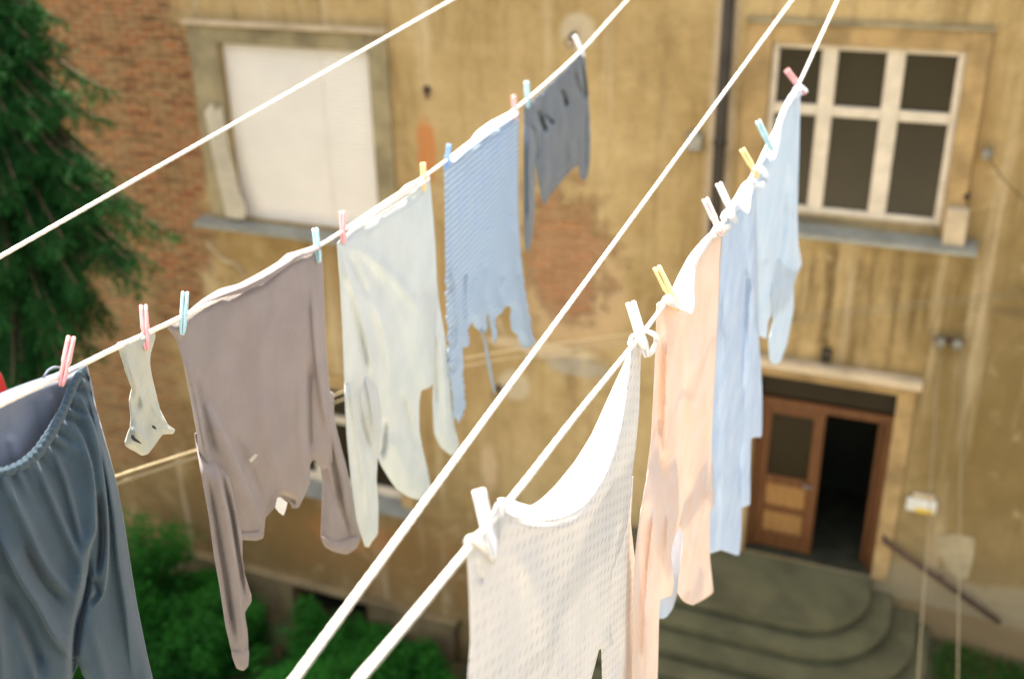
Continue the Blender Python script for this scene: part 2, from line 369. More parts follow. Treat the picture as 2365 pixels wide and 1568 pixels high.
# --- lower left window
x0, x1, z0, z1 = OPEN['low']
w = MB(); lbox(w, x0 - .22, x0, 0, .05, z0 - .04, z1 + .2); lbox(w, x1, x1 + .2, 0, .05, z0 - .04, z1 + .2); lbox(w, x0, x1, 0, .045, z1, z1 + .2)
w2 = w.build('window', M['surround2'], B); w2['local'] = 1; w2['label'] = 'dark window half hidden behind the hanging shirts'
f = MB()
for a, b in ((x0, x0 + .1), (x0 + .66, x0 + .78), (x0 + 1.38, x0 + 1.5), (x1 - .1, x1)): lbox(f, a, b, -.18, -.10, z0, z1)
for a, b in ((z0, z0 + .15), (z1 - .1, z1), (z0 + 1.08, z0 + 1.2)):
    for c, d in ((x0 + .1, x0 + .66), (x0 + .78, x0 + 1.38), (x0 + 1.5, x1 - .1)): lbox(f, c, d, -.18, -.103, a, b)
f.build('frame', M['frame'], w2)
g = MB(); lbox(g, x0 + .02, x1 - .02, -.16, -.15, z0 + .02, z1 - .02, 0); g.build('pane', M['glass'], w2)
sill(x0 - .3, x1 + .22, z0, w2, .22)
# --- right window
x0, x1, z0, z1 = OPEN['win']
w = MB(); lbox(w, x0 - .26, x0, 0, .05, z0 - .1, z1 + .19, .012); lbox(w, x1, x1 + .2, 0, .05, z0 - .1, z1 + .19, .012); lbox(w, x0, x1, 0, .045, z1, z1 + .19, .01)
w3 = w.build('window', M['surround2'], B); w3['local'] = 1; w3['label'] = 'three-bay window with cream frames over the doorway'
e = MB(); lbox(e, x0 - .28, x1 + .22, 0, .075, z1 + .19, z1 + .225, .008); e.build('drip_moulding', M['surround'], w3)
f = MB(); fo0, fo1 = -.10, -.02
bars = [(x0, x0 + .07), (x0 + .50, x0 + .66), (x0 + 1.13, x0 + 1.31), (x1 - .08, x1)]
for i, (a, b) in enumerate(bars): lbox(f, a, b, fo0, fo1, z0, z1, .012)
for a, b, o in ((z0, z0 + .075, -.024), (z1 - .06, z1, -.024), (z0 + 1.06, z0 + 1.17, -.012)):
    for (c0, c1), (d0, d1) in zip(bars, bars[1:]): lbox(f, c1, d0, fo0, o, a, b, .01)
f.build('frame', M['frame'], w3)
for (c0, c1), (d0, d1) in zip(bars, bars[1:]):
    g = MB(); lbox(g, c1 - .01, d0 + .01, -.075, -.065, z0 + .07, z1 - .05, 0); g.build('pane', M['glass'], w3)
sl = sill(x0 - .3, x1 + .38, z0 - .12, w3, .27)
c = MB(); lbox(c, x0, x1, -.12, -.0, z0 - .11, z0 - .003, .006); c.build('sill_ledge', M['sill'], w3)
c = MB(); lbox(c, .03, .25, .03, .19, -3.87, -3.46, .03); c.build('sill_block', M['edge'], w3)
# --- doorway
x0, x1, z0, z1 = OPEN['door']
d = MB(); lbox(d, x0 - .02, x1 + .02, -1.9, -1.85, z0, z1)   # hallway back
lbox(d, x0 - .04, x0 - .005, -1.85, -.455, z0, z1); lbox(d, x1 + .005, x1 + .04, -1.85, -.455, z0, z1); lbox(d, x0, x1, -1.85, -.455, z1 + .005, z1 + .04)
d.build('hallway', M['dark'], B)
d = MB(); lbox(d, x0, x1, -1.84, -.02, z0 - .02, z0 + .01, .003); d.build('hallway_floor', plain('shaded_hall_tiles', (.035, .034, .020), .5, .3, 5), B)  # floor colour darkened to hold the hallway's shade
d = MB(); lbox(d, x0, x0 + .075, -.24, -.13, z0 + .01, z1 - .47); lbox(d, x1 - .09, x1, -.24, -.13, z0 + .01, z1 - .47)
lbox(d, x0, x1, -.24, -.128, z1 - .47, z1 - .36); 
dr = d.build('door', M['door'], B); dr['local'] = 1; dr['label'] = 'brown wooden double door with one leaf open'
lf = MB(); a, b, zz0, zz1 = x0 + .08, x0 + .80, z0 + .03, z1 - .475
lbox(lf, a, a + .1, -.22, -.15, zz0, zz1); lbox(lf, b - .13, b, -.22, -.145, zz0, zz1)
for c, e in ((zz0, zz0 + .22), (zz0 + .52, zz0 + .60), (zz0 + .92, zz0 + 1.04), (zz1 - .1, zz1)): lbox(lf, a + .1, b - .13, -.22, -.153, c, e)
leaf = lf.build('door_leaf', M['door'], dr); leaf['local'] = 1
# (panels and glass are laid in the leaf)
for c, e in ((zz0 + .22, zz0 + .52), (zz0 + .60, zz0 + .92)):
    p = MB(); lbox(p, a + .1, b - .13, -.20, -.175, c, e, .012); p.build('door_panel', M['panel'], dr)
p = MB(); lbox(p, a + .09, b - .12, -.195, -.185, zz0 + 1.03, zz1 - .09, 0); p.build('door_glass', M['dglass'], dr)
p = MB(); lbox(p, x0 + .01, x1 - .01, -.195, -.185, z1 - .37, z1 - .005, 0); p.build('transom_glass', M['dglass'], dr)
# open leaf, swung into the hallway
p = MB(); lbox(p, x1 - .16, x1 - .1, -.95, -.25, z0 + .02, z1 - .49); p.build('door_leaf', M['door'], dr)
p = MB(); p.tube([(b - .06, .145, zz0 + 1.0), (b - .06, .09, zz0 + 1.0), (b - .16, .09, zz0 + 1.0)], .012, 8); p.build('door_handle', M['metal'], dr)
# lintel and door surround
w = MB(); lbox(w, x0 - .9, x1 + .24, 0, .17, -5.55, -5.45, .012); w.build('door_lintel', M['edge'], B)
w = MB(); lbox(w, x0 - .22, x0, 0, .04, z0, z1 + .13); lbox(w, x1, x1 + .19, 0, .04, z0, z1 + .13); lbox(w, x0, x1, 0, .036, z1, z1 + .13); w.build('door_surround', M['surround2'], B)
def edge_strip(pts, r):
    m = MB(); c = []
    for x, y in pts: u, z = wall_uz(x, y); c.append((u, -.004, z))
    c = catmull(c, .06); m.tube(c, [r * (.7 + .5 * noise.noise(Vector((i * .6, r, 0)))) for i in range(len(c))], 7); m.build('broken_plaster_edge', M['edge'], B, True)
# plinth ledge on the left with the basement opening
M['dark_render'] = plain('dark_plinth_render', (.19, .135, .062), .95, .35, 1.6, bump=.6)  # darker, mottled render for the plinth
w = MB(); lbox(w, -20, -5.75, 0, .16, -10.55, -10.47, .015); lbox(w, -20, -8.62, 0, .12, -12.5, -10.55, .015); lbox(w, -7.28, -5.8, 0, .12, -12.5, -10.55, .015)
w.build('plinth', M['dark_render'], B)
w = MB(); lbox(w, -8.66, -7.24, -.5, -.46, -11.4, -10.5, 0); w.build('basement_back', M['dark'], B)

def wpt(px, py, out=0):
    u, z = wall_uz(px, py, out); return W(u, z, out)
edge_strip([(1150, 735), (1165, 770), (1195, 800), (1245, 822), (1300, 822), (1345, 800)], .028); edge_strip([(480, 560), (515, 600), (545, 610), (575, 650)], .03); edge_strip([(455, 0), (448, 60)], .03)
# ------------------------------------------------------------------ things fixed on the facade
def fix(name, loc, label, cat, group=None):
    o = empty(name, loc); tag(o, label, cat, group); return o
# drain pipe
t = fix('drain_pipe', W(-2.33, -12.4, .1), 'dark brown drain pipe running down the wall beside the right window', 'pipe')
m = MB(); m.tube([W(-2.33, -12.4, .1), W(-2.33, 3.9, .1)], .062, 14); m.build('pipe', M['pipe'], t, True)
for zz in (-.7, -3.0, -5.3, -7.6, -9.9):
    m = MB(); m.tube([W(-2.33, zz - .03, .1), W(-2.33, zz + .03, .1)], .074, 14); m.tube([W(-2.33, zz, .05), W(-2.33, zz, 0)], .012, 6); m.build('clamp', M['pipe'], t, True)
# hooks in round plaster repairs
HG = 'iron wall hooks in round plaster repairs'
for (u, z, lab) in ((-4.03, -1.98, 'dark iron ring hook in the pale round plaster repair near the top'), (-5.03, -6.5, 'dark iron ring hook in the pale round plaster repair below the blue sweater')):
    t = fix('wall_hook', W(u, z, 0), lab, 'hook', HG)
    m = MB(); m.lathe(W(u, z, .004), -NW, [(.0, .0), (.05, .0), (.05, .02), (.03, .035), (0, .035)], 16); m.build('rosette', M['iron'], t, True)
    m = MB(); m.tube([W(u, z, .03), W(u, z, .14)], .014, 8)
    m.tube([W(u + .05 * math.cos(k / 16 * 6.283), z - .04 + .05 * math.sin(k / 16 * 6.283), .15) for k in range(17)], .009, 7, False); m.build('ring', M['iron'], t, True)
t = fix('junction_box', W(-2.62, -3.03, 0), 'small grey junction box on the pale plaster strip by the drain pipe', 'box')
m = MB(); 
def wbox(u, z, du, dz, o0, o1, mat, name, par, bev=.01):
    bm = MB(); bm.box((-du, -o1, -dz), (du, -o0, dz), bev); bm.bm.transform(Matrix.Translation(W(u, z, 0)) @ Matrix.Rotation(YAW, 4, 'Z')); return bm.build(name, mat, par)
wbox(-2.62, -3.03, .09, .10, .002, .07, M['insul'], 'housing', t, .012); wbox(-2.62, -3.03, .07, .08, .07, .082, M['metal'], 'cover', t, .004)
t = fix('wall_lamp', W(-.98, -5.33, 0), 'small dark box lamp on the wall just above the door lintel', 'lamp')
wbox(-.98, -5.33, .055, .075, .002, .09, M['pipe'], 'housing', t, .015); wbox(-.98, -5.36, .04, .03, .09, .10, M['dark'], 'lens', t, .003)
t = fix('wire_insulator', W(.32, -2.9, 0), 'single round insulator right of the window with a wire trailing off', 'insulator')
m = MB(); m.lathe(W(.32, -2.9, 0), -NW, [(.02, 0), (.02, .05), (.055, .055), (.06, .09), (.035, .10), (.055, .115), (.05, .14), (0, .145)], 16); m.build('bell', M['insul'], t, True)
m = MB(); m.tube([W(.32, -2.9, .1), W(.5, -3.12, .12), W(.95, -3.5, .14), W(2.4, -4.6, .14)], .006, 6); m.build('wire', M['iron'], t, True)
t = fix('wall_hook', W(.20, -3.36, 0), 'small dark hook above the plaster block on the right sill', 'hook')
m = MB(); m.lathe(W(.20, -3.36, .0), -NW, [(0, 0), (.035, 0), (.035, .05), (0, .055)], 12); m.tube([W(.20, -3.36, .05), W(.20, -3.36, .09), W(.20, -3.31, .1)], .012, 6); m.build('hook_body', M['iron'], t, True)
t = fix('broken_anchor', W(-5.87, -2.7, 0), 'broken iron anchor in a chipped hole beside the shuttered window', 'anchor')
m = MB(); m.lathe(W(-5.87, -2.68, .003), -NW, [(0, 0), (.055, 0), (.045, .03), (0, .03)], 9); m.tube([W(-5.87, -2.68, .02), W(-5.83, -2.76, .09)], .02, 7); m.build('anchor_stub', M['iron'], t, True)
t = fix('twin_insulator', W(.26, -4.96, 0), 'pair of grey insulators on an iron bracket above the door', 'insulator')
wbox(.26, -4.96, .15, .02, .0, .05, M['iron'], 'bracket', t, .004)
for du in (-.085, .085):
    m = MB(); m.lathe(W(.26 + du, -4.96, .05), -NW, [(.02, 0), (.055, .01), (.06, .04), (.035, .055), (.06, .07), (.055, .11), (0, .115)], 14); m.build('bell', M['insul'], t, True)
# sign by the door
t = fix('house_sign', W(.26, -7.05, 0), 'small white and yellow box sign on the wall right of the door', 'sign')
wbox(.26, -7.05, .165, .085, .004, .06, M['white'], 'panel', t, .02); wbox(.30, -7.10, .10, .03, .0605, .064, M['yellow'], 'yellow_band', t, .002)
wbox(.27, -6.93, .12, .035, .004, .05, M['edge'], 'top_bracket', t, .01)
# handrail
t = fix('handrail', W(-.07, -7.6, .12), 'sloping rusty iron handrail on the wall right of the steps', 'handrail')
m = MB(); m.tube([W(-.09, -7.56, .0), W(-.08, -7.58, .1), W(1.31, -8.38, .1)], .03, 10); m.tube([W(.6, -7.97, .1), W(.6, -7.97, 0)], .014, 6); m.build('rail', M['iron'], t, True)
# light plaster shape under the sign
t = fix('plaster_patch', W(.55, -7.6, 0), 'pale wedge of fresh plaster behind the sloping handrail', 'plaster patch')
pp = [(2160, 1238), (2205, 1232), (2252, 1242), (2248, 1290), (2236, 1335), (2215, 1338), (2185, 1312), (2168, 1275)]
m = MB(); A = [m.bm.verts.new(wpt(x, y, .002)) for x, y in pp]; C = [m.bm.verts.new(wpt(x, y, .014)) for x, y in pp]; m.bm.faces.new(C)
for i in range(8): j = (i + 1) % 8; m.bm.faces.new((A[i], A[j], C[j], C[i]))
m.build('patch_face', plain('faded_plaster', (.31, .245, .135), .9, .2, 4), t)

# ------------------------------------------------------------------ steps
st = empty('entrance_steps', CAM + NW * WD, YAW); st['local'] = 1
tag(st, 'grey concrete entrance steps with rounded corners in front of the door', 'steps')
def step_outline(ul, ur, out, r):
    p = [(ul, 0.0), (ul, -out)]
    p += [(ur - r + r * math.sin(a), -out + r - r * math.cos(a)) for a in [math.pi / 2 * k / 14 for k in range(15)]]
    return p + [(ur, 0.0)]
for i, (ur, out, r, zt) in enumerate(((-.14, 1.22, .8, -8.2), (.12, 1.47, .95, -8.37), (.42, 1.74, 1.1, -8.54), (.58, 1.98, 1.2, -8.71), (.66, 2.2, 1.3, -8.88))):
    m = MB(); m.prism(step_outline(-3.3 - .25 * i, ur, out, r), zt - .055, zt); m.prism(step_outline(-3.27 - .25 * i, ur - .06, out - .06, r - .04), zt - (.172 if i < 4 else .6), zt - .05)
    es = [e for e in m.bm.edges if all(v.co.z > zt - .01 for v in e.verts)]
    bmesh.ops.bevel(m.bm, geom=es, offset=.022, segments=3, affect='EDGES')
    m.build('landing' if i == 0 else 'step', M['step'], st)

# ------------------------------------------------------------------ ground
def smooth(a, b, x): t = min(1, max(0, (x - a) / (b - a))); return t * t * (3 - 2 * t)
def ground_z(u, out):
    s = smooth(-5.6, -2.6, u)
    z = -11.25 * (1 - s) - 8.93 * s
    z -= smooth(2.6, 7, out) * (2.32 * s)
    z += .10 * noise.noise(Vector((u * .7, out * .7, 0)))
    return z
gx = [-60, -45, -34, -26] + [-22 + i * .5 for i in range(64)] + [12, 18, 26, 40, 60]
gy = [-6, -1, 0] + [i * .5 for i in range(1, 30)] + [18, 24, 34, 50, 80]
vs = [W(u, ground_z(u, o), o) for u in gx for o in gy]; ny = len(gy)
fs = [(i * ny + j, i * ny + j + 1, (i + 1) * ny + j + 1, (i + 1) * ny + j) for i in range(len(gx) - 1) for j in range(ny - 1)]
g = from_py('ground', vs, fs, M['ground']); tag(g, kind='structure')

m = MB(); m.box((-22, -30, -11.6), (12, -7.6, -11.05), .02); m.bm.transform(Matrix.Translation(CAM + NW * WD) @ Matrix.Rotation(YAW, 4, 'Z'))  # added out-of-frame slab that bounces sunlight onto the wall
pv = m.build('unseen_bounce_slab', plain('bounce_slab_surface', (.42, .36, .26), .9, .12, 1.5)); tag(pv, kind='structure')

# ------------------------------------------------------------------ foliage
class Leaves:
    def __init__(s): s.v = []; s.f = []; s.t = []
    def quad(s, p, d, n, L, Wd, tone, bend=.2):
        d = d.normalized(); sd = d.cross(n)
        if sd.length < 1e-4: sd = d.orthogonal()
        sd.normalize(); i = len(s.v); m = p + d * L * .5 - Vector((0, 0, L * bend * .2))
        s.v += [p, m + sd * Wd * .5, p + d * L - Vector((0, 0, L * bend * .5)), m - sd * Wd * .5]
        s.f.append((i, i + 1, i + 2, i + 3)); s.t.append(tone)
    def build(s, name, mat, parent=None):
        me = bpy.data.meshes.new(name)
        me.from_pydata([tuple(v) for v in s.v], [], s.f); me.update()
        at = me.attributes.new('tone', 'FLOAT', 'FACE'); at.data.foreach_set('value', s.t)
        return link(name, me, mat, parent, False)
rnd = random.random
def rv(): 
    v = Vector((random.gauss(0, 1), random.gauss(0, 1), random.gauss(0, 1))); return v.normalized()
# spruce
trunk_top = at_depth(-175, -420, 10.0); base = Vector((trunk_top.x, trunk_top.y, CAMH - 11.3))
sp = empty('spruce_tree', base); tag(sp, 'tall dark green spruce with drooping branches beside the bare brick wall', 'tree')
m = MB(); m.tube([base, base + Vector((0, 0, 5)), Vector((base.x, base.y, CAMH + 2.2))], [.2, .15, .07], 12); m.build('trunk', M['bark'], sp, True)
L = Leaves(); limb = MB()
def branch(p0, p1, dens=1.0):
    ax = p1 - p0; ln = ax.length; n = max(6, int(ln / .09)); side = ax.cross(Vector((0, 0, 1))).normalized()
    pts = []
    for i in range(n + 1):
        t = i / n; pts.append(p0 + ax * t + Vector((0, 0, .16 * ln * math.sin(math.pi * t) * (1 - t) + .05 * ln * t * t)))
    limb.tube(pts, [.022 * (1 - .8 * i / n) for i in range(n + 1)], 5)
    for i in range(1, n + 1):
        t = i / n; tw = (.12 + .42 * min(1, ln / 1.6) * (1 - t) ** .75)
        for sgn in (-1, 1, 0):
            if rnd() > .93 * dens: continue
            d = (ax.normalized() * (.75 + .3 * rnd()) + side * sgn * (.75 + .3 * rnd()) + Vector((0, 0, -.45 - .5 * rnd()))).normalized()
            if sgn == 0: d = (ax.normalized() * .6 + Vector((0, 0, -.9)) + rv() * .25).normalized()
            l2 = tw * (.6 + .6 * rnd()); k = max(3, int(l2 / .026)); tone0 = .25 + .35 * rnd()
            for j in range(k):
                q = pts[i] + d * (l2 * (j + rnd()) / k) + Vector((0, 0, -.25 * l2 * (j / k) ** 2))
                for _ in range(2):
                    nd = (d * .8 + rv() * .75 + Vector((0, 0, -.15))).normalized()
                    L.quad(q, nd, rv(), .05 + .035 * rnd(), .014, min(1, tone0 + .45 * (j / k) ** 2 + .15 * rnd()))
tips = [(70, 20), (140, 120), (60, 170), (130, 60), (90, 250), (250, 235), (170, 280), (150, 330), (240, 300), (90, 380), (255, 425), (190, 470), (270, 500), (400, 575), (330, 560), (310, 500), (250, 590), (350, 640), (320, 690),
        (200, 640), (120, 600), (240, 745), (180, 700), (270, 780), (150, 800), (215, 840), (90, 760), (60, 860), (140, 900), (40, 480), (30, 940), (110, 960), (80, 1060), (50, 1150)]
sil = [(-50, 110), (120, 140), (170, 70), (235, 225), (300, 215), (420, 240), (500, 290), (575, 380), (640, 345), (700, 270), (850, 215), (950, 130), (1100, 60), (1300, 20)]
for _ in range(150):
    py = -40 + 1240 * rnd(); mx = np.interp(py, [a for a, b in sil], [b for a, b in sil]); tips.append((mx - 40 - (mx + 40) * rnd() ** 1.3, py))
for px, py in tips:
    dd = 9.3 + .7 * rnd() + .25
    tip = at_depth(px, py, dd); zt = tip.z + .25 + .35 * rnd()
    branch(Vector((base.x, base.y, zt)), tip)
for i in range(34):   # the sides and the back of the tree
    a = math.pi * (.35 + 1.55 * rnd()); z = CAMH - 8.5 + 9.6 * i / 34; l = (.75 + .13 * (CAMH + 1.8 - z)) * (.85 + .3 * rnd())
    branch(Vector((base.x, base.y, z)), Vector((base.x + math.cos(a) * l, base.y + math.sin(a) * l, z - .35 * l)), .8)
limb.build('limb', M['bark'], sp, True); L.build('crown', M['needle'], sp)

def in_wall(u, o): return o < .2
def shrub(name, u, out, h, r, n, label, cat='shrub', group=None, mat='leaf', sz=.09, tone=.0):
    z0 = ground_z(u, out); b = W(u, z0, out); o = empty(name, b); tag(o, label, cat, group)
    lv = Leaves(); st_ = MB()
    for k in range(max(7, int(r * 14))):
        a = rnd() * 6.283; rr = r * (rnd() ** .6); hh = h * (.55 + .5 * rnd()) * (1 - .25 * rr / r)
        top = b + DH * math.cos(a) * rr - NW * math.sin(a) * rr * .8 + Vector((0, 0, hh))
        mid = b + (top - b) * .5 + rv() * .08
        st_.tube([b + rv() * .04, mid, top], [.014, .010, .004], 5)
        ton = tone + .25 + .4 * rnd()
        for j in range(int(n / max(7, int(r * 14)))):
            t = rnd() ** .6; q = (b.lerp(mid, t * 2) if t < .5 else mid.lerp(top, t * 2 - 1)) + rv() * (.18 * r + .09) * (rnd() ** .5)
            if (q - CAM).dot(NW) > WD - .1: q -= NW * .25
            d = rv(); d.z = abs(d.z) * .3
            L_ = sz * (.6 + .7 * rnd()); lv.quad(q, d, Vector((0, 0, 1)) + rv() * .6, L_, L_ * .55, min(1, max(0, ton + .3 * (rnd() - .5) + .25 * t)))
    st_.build('stem', M['bark'], o, True); lv.build('foliage', M[mat], o)
    return o
def uo(px, py, z=-11.2):
    r = ray(px, py); P = r * (z / r.z); return P.dot(DH), WD - P.dot(NW)
SG = 'leafy bushes under the facade'
u, o_ = uo(350, 1440); shrub('garden_bush', u, max(.8, o_), 2.1, .9, 5200, 'tallest bush, against the wall between the dark trousers and brown shirt', group=SG)
shrub('garden_bush', -9.2, 1.3, 1.2, .8, 3600, 'low bush by the basement opening, left of it', group=SG)
shrub('garden_bush', -7.9, .75, .95, .6, 2400, 'bush growing right in front of the dark basement opening', group=SG)
shrub('garden_bush', -3.9, .7, 1.9, .35, 900, 'slender bush seen between the white top and the peach shirt', group=SG)
shrub('garden_bush', -4.6, 1.6, .9, .7, 2200, 'low bush below the wall, left of the steps', group=SG)
shrub('garden_bush', -6.9, 2.2, 1.0, 1.0, 4000, 'broad bush at the bottom edge between the two ropes', group=SG)
for (bx, by, bh, br, lb) in ((520, 1530, 1.0, .8, 'leafy bush below the long brown sleeve'), (760, 1545, .9, .8, 'bush below the basement opening at the bottom edge'), (1000, 1560, .7, .6, 'small bush where the empty line leaves the bottom edge')):
    u, o_ = uo(bx, by); shrub('garden_bush', u, max(.7, o_), bh, br, 2600, lb, group=SG)
# ground cover: a mass of leaves
lv = Leaves()
for i in range(80000):
    u = -14.5 + 12.0 * rnd(); o_ = .25 + 6.0 * rnd() ** 1.2
    if u > -3.3 and o_ < 3.6: continue
    dn = noise.noise(Vector((u * .8, o_ * .8, 3.3)))
    if dn < -.34 + .1 * rnd(): continue
    z = ground_z(u, o_); hh = (.16 + .75 * max(0, dn + .3)) * rnd() ** .5
    p = W(u, z + hh, o_); d = rv(); d.z = .25 * abs(d.z)
    s = .07 + .075 * rnd(); lv.quad(p, d, Vector((0, 0, 1)) + rv() * .5, s, s * .62, min(1, max(0, .28 + .9 * dn * .7 + .35 * rnd() + .3 * hh)))
gc = lv.build('ground_cover', M['leaf']); tag(gc, 'low leafy ground cover under the facade', 'ground cover', kind='stuff')
lv = Leaves()
for i in range(26000):
    u = .2 + 4.2 * rnd(); o_ = .12 + 2.6 * rnd()
    if i % 3 == 0: u = -4.6 + 3.4 * rnd(); o_ = 2.4 + 1.6 * rnd()
    if i % 3 and u < .70 and o_ < 2.3: continue
    z = ground_z(u, o_); d = Vector((random.gauss(0, .45), random.gauss(0, .45), 1))
    l = .10 + .12 * rnd(); lv.quad(W(u, z, o_), d, rv(), l, .014, rnd())
gr = lv.build('grass', M['grass']); tag(gr, 'short grass at the foot of the steps', 'grass', kind='stuff')

# ------------------------------------------------------------------ clotheslines
LINE_B = (Vector((-.60, 1.81, 0)), Vector((.30, 1, 0)).normalized())
LINE_D = (Vector((.22, 1.70, 0)), Vector((.39, 1, 0)).normalized())
def vplane(line): return CAM + line[0], Vector((line[1].y, -line[1].x, 0))
def rope_pt(line, px, py): P, n = vplane(line); return on_plane(px, py, P, n)
def rope(name, pts, r, mat, label, group, strands=3):
    pts = catmull(pts, .012 if r > .003 else .06); seg = 12
    vs, fs, uvs = [], [], []; a = None; dist = 0
    for i, p in enumerate(pts):
        t = (pts[min(i + 1, len(pts) - 1)] - pts[max(i - 1, 0)]).normalized()
        if a is None: a = t.cross(Vector((0, 0, 1))).normalized()
        a = (a - t * a.dot(t)).normalized(); b = t.cross(a)
        if i: dist += (p - pts[i - 1]).length
        for k in range(seg):
            q = 2 * math.pi * k / seg
            rr = r * (1 + .16 * abs(math.sin(1.5 * q + dist * 150)) + .06 * noise.noise(Vector((dist * 40, q, 0))) if r > .003 else 1)
            vs.append(p + (a * math.cos(q) + b * math.sin(q)) * rr); uvs.append((dist, k / seg * .03))
    for i in range(len(pts) - 1):
        for k in range(seg): fs.append((i * seg + k, i * seg + (k + 1) % seg, (i + 1) * seg + (k + 1) % seg, (i + 1) * seg + k))
    n = len(vs); fs.append(tuple(range(seg))[::-1]); fs.append(tuple(range(n - seg, n)))
    me = bpy.data.meshes.new(name); me.from_pydata([tuple(v) for v in vs], [], fs)
    ul = me.uv_layers.new(name='uv'); ul.data.foreach_set('uv', [c for l in me.loops for c in uvs[l.vertex_index]])
    me.update(); o = link(name, me, mat); tag(o, label, 'clothesline', group); return o
def to_wall(p, q):
    """point where the straight run p->q meets the facade, raised gently"""
    d = (q - p).normalized(); k = (WD - .05 - (q - CAM).dot(NW)) / d.dot(NW); return q + d * k
RG = 'white clotheslines across the yard'
RR = .0040
b_img = [(-170, 1008), (60, 906), (190, 842), (270, 802), (400, 741), (580, 652), (750, 560), (880, 474), (1000, 394), (1110, 310), (1215, 232), (1345, 115), (1450, 0)]
bp = [rope_pt(LINE_B, *p) for p in b_img]
bp = [bp[0] - (bp[2] - bp[0]) * 1.2 + Vector((0, 0, .03))] + bp + [to_wall(bp[-2], bp[-1])]
rope('clothesline', bp, RR, M['rope'], 'white line carrying the trousers, sock, brown shirt and blue sweater', RG)
d_img = [(600, 1905), (830, 1568), (960, 1414), (1080, 1268), (1200, 1128), (1330, 960), (1480, 775), (1560, 668), (1660, 528), (1745, 392), (1775, 330), (1845, 195), (1935, 0)]
dp = [rope_pt(LINE_D, *p) for p in d_img]
dp = dp + [to_wall(dp[-2], dp[-1])]
dp[0] = dp[1] + (dp[1] - dp[3]) * .9
rope('clothesline', dp, RR, M['rope'], 'white line on the right carrying the white top, peach shirt and light blue clothes', RG)
def hz(px, py, h): r = ray(px, py); return CAM + r * (-h / r.z)
c0, c1 = hz(680, 1568, .74), hz(1830, 0, .70)
rope('clothesline', [c0 - (c1 - c0) * .12, c0, c0.lerp(c1, .5), c1, to_wall(c0, c1)], RR, M['rope'], 'empty white line between the two rows of washing', RG)
a0, a1 = hz(0, 593, .70), at_depth(1045, 0, 4.4)
rope('clothesline', [a0 - (a1 - a0) * .6, a0, a0.lerp(a1, .5), a1, to_wall(a0, a1)], RR, M['rope'], 'empty white line crossing the upper left above the shuttered window', RG)
# lower, farther lines
G2 = 'weathered lines strung low across the yard'
for (dy, lab) in ((-2, 'weathered rope of the low pair, the upper one, seen between trousers and brown shirt'), (16, 'weathered rope of the low pair, the lower one, seen between trousers and brown shirt')):
    p0 = at_depth(262, 1104 + dy, 3.3); p1 = at_depth(460, 1040 + dy * .9, 3.9); p2 = at_depth(1180, 812 + dy, 8.0); p3 = wpt(2362, 672 + dy * .6, .03)
    rope('low_rope', [p0 - (p1 - p0) * 2.5, p0, p1, p2, p3], .0048, M['rope2'], lab, G2)
for (a, b, lab) in (((2172, 790), (2120, 1568), 'thin grey line dropping from the twin insulators past the sign, left of its twin'), ((2222, 795), (2212, 1568), 'thin grey line dropping from the twin insulators, right of its twin')):
    p0 = wpt(*a, .12); p1 = at_depth(*b, 9.3)
    rope('thin_line', [p0, p0.lerp(p1, .5) , p1, p1 + (p1 - p0) * .8], .0055, M['rope2'], lab, 'thin lines from the twin insulators')

# ------------------------------------------------------------------ clothes pegs
def make_peg():
    """one leg of the peg as a tapering bar, jaws crossed at the spring; local z is up, y opens"""
    def leg(s):
        m = MB(); L_ = [(.046, .0044 * s, 0.0023, 0.0048), (.0445, .0044 * s, 0.0034, 0.0059), (.034, .0043 * s, 0.0036, 0.0063), (.012, .0040 * s, 0.0039, 0.0064), (.002, .0038 * s, 0.0044, 0.0067), (-.004, .0030 * s, 0.0035, 0.0064), (-.020, .0040 * s, 0.0035, 0.0059), (-.036, .0028 * s, 0.0027, 0.0050), (-.042, .0020 * s, 0.0017, 0.0039)]
        rings = []
        for z, y, ty, tx in L_:
            rings.append([m.bm.verts.new((cx * tx, y + cy * ty, z)) for cx, cy in ((-1, -.6), (-.6, -1), (.6, -1), (1, -.6), (1, .6), (.6, 1), (-.6, 1), (-1, .6))])
        for a, b in zip(rings, rings[1:]):
            for k in range(8): m.bm.faces.new((a[k], a[(k + 1) % 8], b[(k + 1) % 8], b[k]))
        m.bm.faces.new(rings[0][::-1]); m.bm.faces.new(rings[-1])
        bmesh.ops.recalc_face_normals(m.bm, faces=m.bm.faces[:])
        me = bpy.data.meshes.new('peg_leg'); m.bm.to_mesh(me); m.bm.free(); me.polygons.foreach_set('use_smooth', [True] * len(me.polygons)); return me
    m = MB(); pts = []
    for k in range(60):
        a = k / 60 * 3 * 6.283; pts.append((-.0062 + .0124 * k / 60, .0052 * math.cos(a), .0052 * math.sin(a) + .001))
    m.tube(pts, .0009, 6); bmesh.ops.recalc_face_normals(m.bm, faces=m.bm.faces[:])
    me = bpy.data.meshes.new('peg_spring'); m.bm.to_mesh(me); m.bm.free(); me.materials.append(M['metal'])
    return leg(1), leg(-1), me
LEG1, LEG2, SPR = make_peg()
